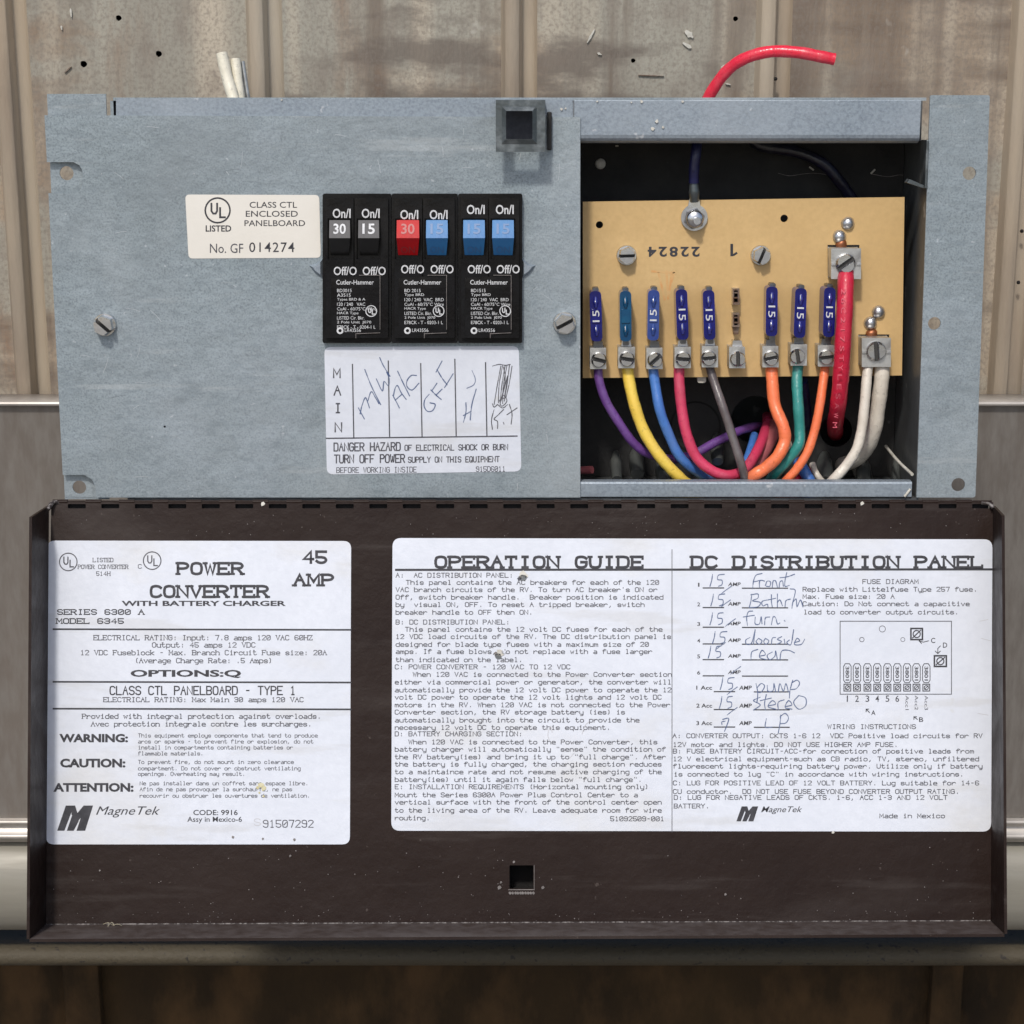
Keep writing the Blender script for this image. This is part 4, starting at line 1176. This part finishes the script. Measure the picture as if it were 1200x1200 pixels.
# ---------------------------------------------------------------- the open door
HD = .022
dmid = DR.W(0, DR.ab(600, 840)[1], 0)
door = node('door', dmid, pc, 'dark brown enamelled door hanging open, its inside facing out')
mb = MB()
slots = []
xs = 79.5
while xs < 1150:
    slots.append((xs, xs + 21)); xs += 39.25
holes = [rpoly(L(DR, [(a, 595.8), (b, 595.8), (b, 590.6), (a, 590.6)]), .0003, 2) for a, b in slots]
holes.append(rpoly(L(DR, [(597, 1041.5), (625, 1041.5), (625, 1014), (597, 1014)]), .0003, 2))
mb.prism(DR, L(DR, [(53, 1084), (1161, 1079.5), (1164, 588.5), (60, 588.5)]), -.001, 0, 'brown', holes=holes)
mb.build('door_panel', door, bevel=.00015)
mb = MB()
q = rpoly(L(DR, [(590, 1048), (632, 1048), (632, 1007), (590, 1007)]), .0003, 2); q2 = L(DR, [(594, 1044), (628, 1044), (628, 1011), (594, 1011)])
mb.prism(DR, q, -.012, -.0012, 'hole', holes=[q2]); mb.prism(DR, q, -.0135, -.0121, 'hole')  # unseen dark box, added so the square hole looks black
mb.build('hole_blackout_box', door)
# deep returns on three sides
def flange(p, m='brown'):
    """p: inner base 0, inner tip 0, inner tip 1, inner base 1, outward vector"""
    b0, t0, t1, b1, o = p
    th = o * .001
    mb = MB()
    vs = [b0, t0, t1, b1, b0 + th, t0 + th, t1 + th, b1 + th]
    mb.add(vs, [(0, 1, 2, 3), (7, 6, 5, 4), (0, 4, 5, 1), (2, 6, 7, 3), (3, 7, 4, 0)], m)
    mb.add(vs, [(1, 5, 6, 2)], 'brown')
    return mb.build('door_return', door)
bl, tl = DR.at(54, 1083.6, 0), DR.at(34.5, 1100.5, HD)
b2, t2 = DR.at(57.5, 593, 0), DR.at(37.5, 606, HD)
flange((bl, tl, t2, b2, DR.u * -1))
br, tr = DR.at(1161, 1079.2, 0), DR.at(1177, 1094.5, HD)
b3, t3 = DR.at(1163.5, 593, 0), DR.at(1174, 604, HD)
flange((b3, t3, tr, br, DR.u))
flange((br, tr, tl, bl, DR.v * -1), 'brown_dusty')
mb = MB()   # worn bright edges where the returns fold
line(mb, DR, [(54, 1083.2), (300, 1082.2), (600, 1081), (900, 1080), (1160, 1078.8)], 1.3, .00025, 'brown_edge')
mb.build('worn_fold', door)
mb = MB()
random.seed(3)
for i in range(260):
    x = random.uniform(62, 1155); y_ = random.choice([random.uniform(990, 1080), random.uniform(1020, 1080), random.uniform(600, 628), random.uniform(1066, 1082)])
    if 590 < x < 632 and 1005 < y_ < 1048: continue
    s = random.uniform(.25, .62) ; a, b = DR.ab(x, y_)
    mb.prism(DR, circ(a, b, s * PX, 5, ph=random.random() * 6, wob=.3), .00001, .00012, 'dust')
for x, y_, s in ((585, 1040, 2.2), (587, 1034, 1.3), (636, 1040, 1.8), (602, 1010, 1.4), (117, 1020, 1), (850, 1048, 1.4), (340, 1003, 1.3), (1010, 590, 2.2), (308, 590.5, 2.4), (130, 1085, 2), (1048, 1094, 1.5)):
    a, b = DR.ab(x, y_); mb.prism(DR, circ(a, b, s * PX, 6, wob=.3), .00001, .0003, 'flake' if y_ < 1000 else 'dust')
for x in range(597, 627, 3):
    a, b = DR.ab(x + random.random(), 1046.5); mb.prism(DR, circ(a, b, 1.5 * PX, 5, wob=.4), .00001, .0002, 'dust')
line(mb, DR, [(596, 1042.6), (626, 1042.6)], .9, .00015, 'dust'); line(mb, DR, [(626, 1014), (626, 1042)], .5, .00015, 'dust')
mb.build('paint_fleck', door)['kind'] = 'stuff'
M['debris'] = mat('dry_debris', (.26, .23, .17), .8)
mb = MB()   # curl of dried debris in the corner
mb.tube([DR.at(121, 1083, .0015), DR.at(127, 1081.5, .003), DR.at(132, 1084, .002), DR.at(138, 1083, .003), DR.at(143, 1085, .002)], .00018, 'debris', seg=6)
mb.tube([DR.at(126, 1086, .003), DR.at(131, 1081, .002), DR.at(134, 1085, .003)], .00018, 'debris', seg=6)
deb = mb.build('debris_curl'); tag(deb, 'tiny pale curl of debris on the open door, near its lower left corner', 'debris')
# piano hinge
hinge = node('hinge', DR.at(610, 588, 0), door)
mb = MB(); mb.tube([DR.at(62, 587.6, -.0006), DR.at(1162, 587.6, -.0006)], 1.3 * PX, 'brown', seg=10); mb.build('hinge_pin', hinge)
mb = MB(); mb.prism(DR, L(DR, [(66, 600), (1158, 600), (1158, 589.5), (66, 589.5)], -.0026), -.0030, -.0022, 'hole'); mb.build('hinge_leaf', hinge)
kn = None; prev = 62
for i, (a, b) in enumerate(slots + [(1162, 1162)]):
    c0, c1 = prev, a; prev = b
    if c1 - c0 < 4: continue
    if kn is None or i == len(slots):
        mb = MB(); mb.tube([DR.at(c0, 588, -.0006), DR.at(c1, 588, -.0006)], 2.7 * PX, 'brown', seg=12); o = mb.build('knuckle', hinge)
        if i == 1: kn = o
    if i == 0: continue
    if i == 1: kn = o; continue
    if i < len(slots):
        o = kn.copy(); COL.objects.link(o); o.parent = hinge
        dx = DR.at((c0 + c1) / 2, 588, 0).x - DR.at((slots[0][1] + slots[1][0]) / 2, 588, 0).x
        o.location = kn.location + Vector((dx, 0, 0))
mb = MB()
mb.tube([DR.at(56, 597, .003), DR.at(62, 589, .001), DR.at(70, 589.5, -.001)], 2.6 * PX, 'brown_edge', seg=8)
mb.build('hinge_end', hinge)
mb = MB(); mb.tube([DR.at(1150, 589, .0005), DR.at(1160, 591, .001), DR.at(1164, 596, .002)], 2.2 * PX, 'brown_edge', seg=8)
mb.build('hinge_end', hinge)

def chip(mb, pl, x, y_, r, h, m):
    a, b = pl.ab(x, y_, h); mb.prism(pl, circ(a, b, r * PX, 7, ph=random.random() * 6, wob=.3), h, h + .00015, m)

# ---------------------------------------------------------------- left door sticker
mb = sticker(DR, [(54, 989.5), (410, 989.5), (411.5, 634), (55.5, 633.5)], 9, 'paper', door, 'white rating label on the left of the door')
k = mb.hk
ul(mb, DR, 80, 658.5, 10.3, k, 'ink_thin', 1.25); ul(mb, DR, 178.3, 657, 10.3, k, 'ink_thin', 1.25)
S = lambda s, x0, y_, x1, cap=5.6, w_=.9, m='ink_thin', serif=True, smooth=False, base1=None: stext(mb, DR, s, x0, y_, x1, cap, k, m, w_, serif=serif, smooth=smooth, base1=base1)
T = lambda s, x0, y0, x1, y1, bold=.0, shear=0, m='ink': ftext(mb, DR, s, x0, y0, x1, y1, k, m, bold, shear)
S("LISTED", 109, 658.5, 132.5, 4.5, .75); S("POWER CONVERTER", 91.5, 666.5, 150, 4.5, .75); S("514H", 113, 674.5, 129, 4.5, .75); S("C", 162, 666, 166, 4.5, .75)
S("POWER", 208.5, 672.6, 284, 12.6, 3.2, 'ink', smooth=True); S("CONVERTER", 177, 699.5, 313.5, 12.6, 3.2, 'ink', smooth=True)
T("WITH BATTERY CHARGER", 142.5, 704, 335, 710.2, .03)
S("45", 356, 659.5, 382, 13, 3.2, 'ink', smooth=True); S("AMP", 345, 686, 390, 12.5, 3.2, 'ink', smooth=True)
S("SERIES 6300 A", 67.5, 720, 168.5, 5.6, 1.25, 'ink'); S("MODEL 6345", 66.5, 730.6, 144.5, 5.6, 1.25, 'ink')
for y_, w_ in ((737.6, 2.0), (799.3, 2.0), (830.8, 2.0)): line(mb, DR, [(62.5, y_ - .3), (411, y_ + .5)], w_, k, 'ink')
S("ELECTRICAL RATING: Input: 7.8 amps 120 VAC 60HZ", 110, 750, 366, 5.4); S("Output: 45 amps 12 VDC", 178.5, 758.5, 299, 5.4)
S("12 VDC Fuseblock - Max. Branch Circuit Fuse size: 20A", 94.5, 767.5, 382.5, 5.4); S("(Average Charge Rate: .5 Amps)", 158, 776.8, 319, 5.4)
T("OPTIONS:Q", 153, 785, 282.5, 794.6, .035)
stext(mb, DR, "CLASS CTL PANELBOARD - TYPE 1", 129, 814, 346, 9.6, k, 'ink', 1.5, smooth=True, serif=False); S("ELECTRICAL RATING: Max Main 30 amps 120 VAC", 121.5, 822.5, 355.5, 5.2)
S("Provided with integral protection against overloads.", 96.5, 842, 376, 5.2); S("Avec protection integrale contre les surcharges.", 107, 851, 365, 5.2)
T("WARNING:", 69.5, 860, 150, 870, .045); T("CAUTION:", 70.5, 889, 147, 899.5, .045); T("ATTENTION:", 62.5, 917.5, 156.5, 928, .045)
tiny = [("This equipment employs components that tend to produce", 162, 864, 372), ("arcs or sparks - to prevent fire or explosion, do not", 162, 871, 367), ("install in compartments containing batteries or", 162, 878, 343), ("flammable materials.", 162, 885, 238),
        ("To prevent fire, do not mount in zero clearance", 162, 895, 344), ("compartment. Do not cover or obstruct ventilating", 162, 902.5, 352), ("openings. Overheating may result.", 162, 909, 287),
        ("Ne pas installer dans un coffret sans espace libre.", 164, 920, 361), ("Afin de ne pas provoquer la surchauffe, ne pas", 164, 927, 342), ("recouvrir ou obstruer les ouvertures de ventilation.", 164, 934.5, 363)]
for s, x0, y_, x1 in tiny: S(s, x0, y_, x1, 4.2, .66, serif=False)
def mlogo(x0, y0, x1, y1):
    W_, H_ = x1 - x0, y1 - y0
    f = lambda pts: [(x0 + u * W_, y0 + v * H_) for u, v in pts]
    for P in ([(0, 1), (.24, 0), (.47, 0), (.20, 1)], [(.27, 1), (.41, .42), (.56, .30), (.60, .62), (.46, 1)], [(.55, .32), (.74, 0), (1, 0), (.78, 1), (.54, 1), (.66, .48), (.58, .62)], [(.40, 0.0), (.50, 0), (.57, .32), (.49, .55), (.40, .36)]):
        q = L(DR, f(P), k)
        mb.prism(DR, q if sum(q[i][0] * q[(i + 1) % len(q)][1] - q[(i + 1) % len(q)][0] * q[i][1] for i in range(len(q))) > 0 else list(reversed(q)), k - .00005, k + random.uniform(0, .00002), 'ink')
mlogo(67, 944, 109, 973.5)
T("MagneTek", 112.5, 945, 187.5, 958, .0, .35)
T("CODE: 9916", 226.5, 949, 278.5, 955.3, .012); T("Assy in Mexico-6", 219.5, 957, 283.5, 965, .008)
stext(mb, DR, "91507292", 308.5, 969.5, 367, 8.3, k, 'ink_thin', 1.05, smooth=True)
stext(mb, DR, "S", 298, 967.5, 305, 8, k, 'faint_print', .8, smooth=True)
M['faint_print'] = mat('faint_print', (.5, .5, .52), .6)
M['amber'] = mat('amber_stain', (.48, .42, .20), .5, var=(300, (.66, .63, .45), .8))
for x, y_, r in ((306, 920, 3.5), (309, 924, 2.8), (302, 923, 1.8), (304, 929, 1.2), (309, 933, 1.2)): chip(mb, DR, x, y_, r, k, 'amber')
for x, y_, r in ((273, 981, 1.6), (345, 984, 1.5), (308, 983, 1.2)): chip(mb, DR, x, y_, r, k, 'dust')
mb.fin()

# ---------------------------------------------------------------- right door sticker
mb = sticker(DR, [(458.5, 973.5), (1161.5, 974.5), (1163, 632), (460, 630.5)], 10, 'paper', door, 'large white instruction label on the right of the door')
k = mb.hk
S("OPERATION GUIDE", 510.5, 665, 753, 12.4, 3.3, 'ink', smooth=True)
S("DC DISTRIBUTION PANEL", 811, 665, 1151, 12.4, 3.3, 'ink', smooth=True)
line(mb, DR, [(464, 667.8), (1163, 667.2)], 2.6, k, 'ink')
line(mb, DR, [(787.5, 644), (787.5, 975)], .8, k, 'ink_thin', 1)
body = [("A:  AC DISTRIBUTION PANEL:", 464, 676.6, 601), ("This panel contains the AC breakers for each of the 120", 476, 685, 772), ("VAC branch circuits of the RV. To turn AC breaker's ON or", 464, 693.5, 770),
 ("Off, switch breaker handle.  Breaker position is indicated", 464, 702.3, 777), ("by  visual ON, OFF. To reset A tripped breaker, switch", 464, 711, 755), ("breaker handle to OFF then ON.", 464, 720, 624),
 ("B: DC DISTRIBUTION PANEL:", 464, 731.5, 597), ("This panel contains the 12 volt DC fuses for each of the", 475, 740, 776), ("12 VDC load circuits of the RV. The DC distribution panel is", 464, 748.5, 786),
 ("designed for blade type fuses with a maximum size of 20", 464, 757.6, 760), ("amps. If a fuse blows, do not replace with a fuse larger", 464, 766, 764), ("than indicated on the label.", 464, 775.6, 612),
 ("C: POWER CONVERTER - 120 VAC TO 12 VDC", 463, 784, 668), ("When 120 VAC is connected to the Power Converter section", 484, 792.8, 787), ("either via commercial power or generator, the converter will", 463, 801.8, 786.5),
 ("automatically provide the 12 volt DC power to operate the 12", 463, 811, 786.5), ("volt DC power to operate the 12 volt lights and 12 volt DC", 463, 819.5, 775), ("motors in the RV. When 120 VAC is not connected to the Power", 463, 828.5, 785),
 ("Converter section, the RV storage battery (ies) is", 463, 837, 732), ("automatically brought into the circuit to provide the", 463, 846.3, 749), ("necessary 12 volt DC to operate this equipment.", 463, 855, 715),
 ("D: BATTERY CHARGING SECTION:", 463, 862.5, 612), ("When 120 VAC is connected to the Power Converter, this", 479, 872, 770), ('battery charger will automatically "sense" the condition of', 463, 880.5, 780),
 ('the RV battery(ies) and bring it up to "full charge". After', 463, 889.5, 780), ("the battery is fully charged, the charging section reduces", 463, 898, 775), ("to a maintaince rate and not resume active charging of the", 463, 907, 775),
 ('battery(ies) until it again falls below "full charge".', 463, 916, 752), ("E: INSTALLATION REQUIREMENTS (Horizontal mounting only)", 463, 924.5, 760), ("Mount the Series 6300A Power Plus Control Center to a", 463, 934, 747),
 ("vertical surface with the front of the control center open", 463, 942.5, 775), ("to the living area of the RV. Leave adequate room for wire", 463, 952, 775), ("routing.", 463, 961, 503.5), ("51092509-001", 715.5, 962, 778)]
for s, x0, y_, x1 in body: S(s, x0, y_, x1, 5.0, .88, serif=False)
right = [("FUSE DIAGRAM", 1011, 684, 1076), ("Replace with Littelfuse Type 257 fuse.", 941, 693, 1145), ("Max. Fuse size: 20 A", 941, 701.5, 1048), ("Caution: Do Not connect a capacitive", 941, 710, 1136), ("load to converter output circuits.", 942, 719.7, 1123),
 ("WIRING INSTRUCTIONS", 970, 854, 1073), ("A: CONVERTER OUTPUT: CKTS 1-6 12  VDC Positive load circuits for RV", 788.5, 864.7, 1151), ("12V motor and lights. DO NOT USE HIGHER AMP FUSE.", 789, 875, 1052),
 ("B: FUSE BATTERY CIRCUIT-ACC-for connection of positive leads from", 789, 882.7, 1141), ("12 V electrical equipment-such as CB radio, TV, stereo, unfiltered", 789, 891.8, 1147), ("fluorescent lights-requiring battery power. Utilize only if battery", 789, 900.3, 1151),
 ('is connected to lug "C" in accordance with wiring instructions.', 790, 909.7, 1129), ("C: LUG FOR POSITIVE LEAD OF 12 VOLT BATTERY. Lug suitable for 14-6", 789, 920, 1147), ("CU conductor.  DO NOT USE FUSE BEYOND CONVERTER OUTPUT RATING.", 789, 930, 1124),
 ("D: LUG FOR NEGATIVE LEADS OF CKTS. 1-6, ACC 1-3 AND 12 VOLT", 790, 937, 1110), ("BATTERY.", 790, 947, 831), ("Made in Mexico", 1031, 958.5, 1107)]
for s, x0, y_, x1 in right: S(s, x0, y_, x1, 4.9, .88, serif=False)
mlogo(863, 945, 888.5, 962.5); T("MagneTek", 892, 945, 940, 954, .002, .35)
rows = [("1", 689), ("2", 712), ("3", 735), ("4", 754.6), ("5", 773), ("6", 792)]
for s, y_ in rows:
    ftext(mb, DR, s, 817 + (s == '1'), y_ - 6, 820.5 - (s == '1') * .8, y_ - 1.5, k, 'ink', .01); line(mb, DR, [(824, y_), (848, y_)], 1.4, k, 'ink')
    T("AMP", 853, y_ - 6.5, 868, y_ - 2.2, .02, .15); line(mb, DR, [(870, y_ + .3), (923, y_ + .3)], 1.4, k, 'ink')
for i, y_ in enumerate((810.5, 831.5, 852)):
    T("%d Acc" % (i + 1), 816, y_ - 7, 834.5, y_ - 2.2, .02); line(mb, DR, [(837, y_), (861, y_)], 1.4, k, 'ink')
    T("AMP", 866, y_ - 7, 881, y_ - 2.2, .02, .15); line(mb, DR, [(884, y_ + .3), (925, y_ + .3)], 1.4, k, 'ink')
def hand(s, w_=1.0): pen(mb, DR, s, w_, k + .00003, 'pen')
for i, (x, y_) in enumerate(((833, 687), (834, 710), (833, 732), (836, 754), (831, 771), (845, 808), (844, 830))):
    j = random.uniform(-1.5, 1.5)
    hand(f"{x+2},{y_-14} {x+1},{y_-7} {x-1},{y_};{x+15+j},{y_-14} {x+9},{y_-13} {x+8},{y_-8} {x+13},{y_-7} {x+13},{y_-2} {x+9},{y_}")
hand("850,845 846,846 846,849;847,843 854,842 851,852 849,857")
for x, y_ in ((845, 696), (844, 712), (850, 734), (838, 762), (856, 790), (852, 814), (852, 838)):
    hand(f"{x},{y_} {x+5},{y_-4} {x+12},{y_-9}", .8)
hand("882,690 883,681 886,674 893,672;883,682 891,680;890,688 890,682 892,680 896,681;897,686 899,681 903,682 902,687 898,687;905,688 906,681 909,681 911,688;913,688 914,682 917,681 918,687;922,671 920,680 920,687 925,686;914,677 922,676 931,673")
hand("881,696 880,704 878,712;880,697 888,696 888,701 882,704 891,706 888,711 878,712;899,703 893,705 894,710 899,708 900,711;904,697 904,705 905,711;900,703 909,701;911,696 911,711;911,706 914,703 917,710;920,711 921,704 926,702;926,690 932,692 929,706 928,713;929,706 933,702 934,711 938,703 941,711")
hand("876,733 875,724 877,717 882,716;871,723 884,721;885,723 885,731 890,731 892,723 893,731;896,732 897,724 902,723;904,732 906,723 909,724 911,731 914,730;919,727 920,728")
hand("879,747 874,750 875,755 881,753 885,738;885,738 883,755;889,748 886,752 890,755 893,751 889,748;897,748 895,752 898,755 901,751 897,748;904,755 905,748 909,747;916,746 911,749 916,752 910,755;919,749 920,755;925,750 922,753 927,755 930,738;931,753 937,751 934,748 931,755 939,755 943,749")
hand("880,774 881,764 888,761;890,769 897,767 893,762 890,770 898,773;905,764 899,768 902,773 908,769 909,763 911,773;914,773 916,763 924,762 931,765")
hand("886,801 888,812 887,823;887,806 892,801 896,804 892,811 887,811;899,803 900,810 906,809 907,801 909,811;912,811 914,801 918,810 921,801 924,811;929,797 926,808 925,818;928,800 934,797 937,801 933,807 927,808")
hand("891,817 883,821 891,826 883,832;898,814 896,824 897,832;891,821 904,818;901,827 909,825 905,821 900,828 909,831;912,832 912,823 919,820;920,828 928,826 924,821 920,829 928,831;936,815 930,823 936,831 944,827 944,818 936,815")
hand("898,842 897,852 905,852;915,838 914,848 912,859;914,840 920,836 924,841 921,847 914,848")
# fuse diagram
line(mb, DR, [(984.5, 728), (1115, 728), (1115, 813.5), (984.5, 813.5), (984.5, 728)], .9, k, 'ink_thin')
ring(mb, DR, 1034, 737, 3.6, .7, k, 'ink_thin'); ring(mb, DR, 1010, 749.5, 2.6, .7, k, 'ink_thin'); ring(mb, DR, 1058, 749.5, 2.4, .6, k, 'ink_thin')
for x0, y0, x1, y1 in ((1067.5, 736.5, 1081, 749.5), (1095, 768.5, 1109, 781)):
    line(mb, DR, [(x0, y0), (x1, y0), (x1, y1), (x0, y1), (x0, y0)], 1.9, k, 'ink'); ring(mb, DR, (x0 + x1) / 2, (y0 + y1) / 2, 4.2, 1.3, k + .00001, 'ink', 16); line(mb, DR, [(x0 + 2, y1 - 2), (x1 - 2, y0 + 2)], 1.3, k + .00002, 'ink')
T("C", 1091, 747.5, 1096, 753.5, .01); T("D", 1105, 753, 1110, 759, .01)
line(mb, DR, [(1088, 751), (1082, 752.5), (1077, 751)], .9, k, 'ink'); line(mb, DR, [(1080, 749), (1077, 751), (1080, 754)], .9, k + .00001, 'ink')
line(mb, DR, [(1102, 757), (1099, 760), (1099, 765)], .9, k, 'ink'); line(mb, DR, [(1096, 763), (1099, 766), (1102, 763)], .9, k + .00001, 'ink')
for i, x in enumerate((993, 1004.3, 1016.5, 1028, 1040, 1051.5, 1063, 1074, 1085.5)):
    line(mb, DR, rp := [(x - 4.4, 781), (x - 2.5, 777.8), (x + 2.5, 777.8), (x + 4.4, 781), (x + 4.4, 797), (x + 2.5, 800), (x - 2.5, 800), (x - 4.4, 797), (x - 4.4, 781)], .9, k, 'ink')
    ftext(mb, DR, "3801", x - 2.2, 781, x + 2.2, 797.5, k, 'ink', .02, rot=-90)
    line(mb, DR, [(x - 4, 801.8), (x + 4, 801.8), (x + 4, 809.8), (x - 4, 809.8), (x - 4, 801.8)], 1.1, k, 'ink'); ring(mb, DR, x, 805.8, 2.4, 1.0, k + .00001, 'ink', 12); line(mb, DR, [(x - 2.5, 808), (x + 2.5, 803.5)], .8, k + .00002, 'ink')
    if i < 6: T("123456"[i], x - (.7 if i == 0 else 2.2), 815, x + (.7 if i == 0 else 2.2), 822.5, .008, 0, 'ink_thin')
    else: ftext(mb, DR, "Acc%d" % (i - 5), x - 2, 815, x + 2, 832, k, 'ink_thin', 0, rot=-90)
T("A", 1021, 832.5, 1026, 838, .01); T("B", 1077, 840.5, 1082, 846, .01)
line(mb, DR, [(1019, 835), (1015, 831)], 1.0, k, 'ink'); line(mb, DR, [(1015, 834), (1015, 831), (1018, 831)], 1.0, k + .00001, 'ink')
line(mb, DR, [(1075, 843), (1071, 840)], 1.0, k, 'ink'); line(mb, DR, [(1071, 843), (1071, 840), (1074, 840)], 1.0, k + .00001, 'ink')
# picked spots and scuffs
for x, y_, r, m_ in ((612, 673, 4, 'flake'), (613, 677, 4.6, 'galv_in'), (609, 678, 2.4, 'ink_thin'), (617, 675, 2, 'flake'), (586, 765, 4.6, 'flake'), (584, 769, 4.2, 'galv_in'), (590, 764, 2.6, 'paper'), (581, 766, 2, 'dust')):
    chip(mb, DR, x, y_, r, k + .00005, m_)
pen(mb, DR, "646,872 642,862 645,851 647,858;682,860 686,850 690,846;668,888 673,882", .7, k, 'faint_print')
pen(mb, DR, "1148,728 1158,726;1150,748 1161,751;1146,836 1158,838", .6, k, 'faint_print')
mb.fin()
mb = MB(); chip(mb, DR, 976, 975.5, 1.6, .0003, 'flake'); mb.build('label_tear', door)
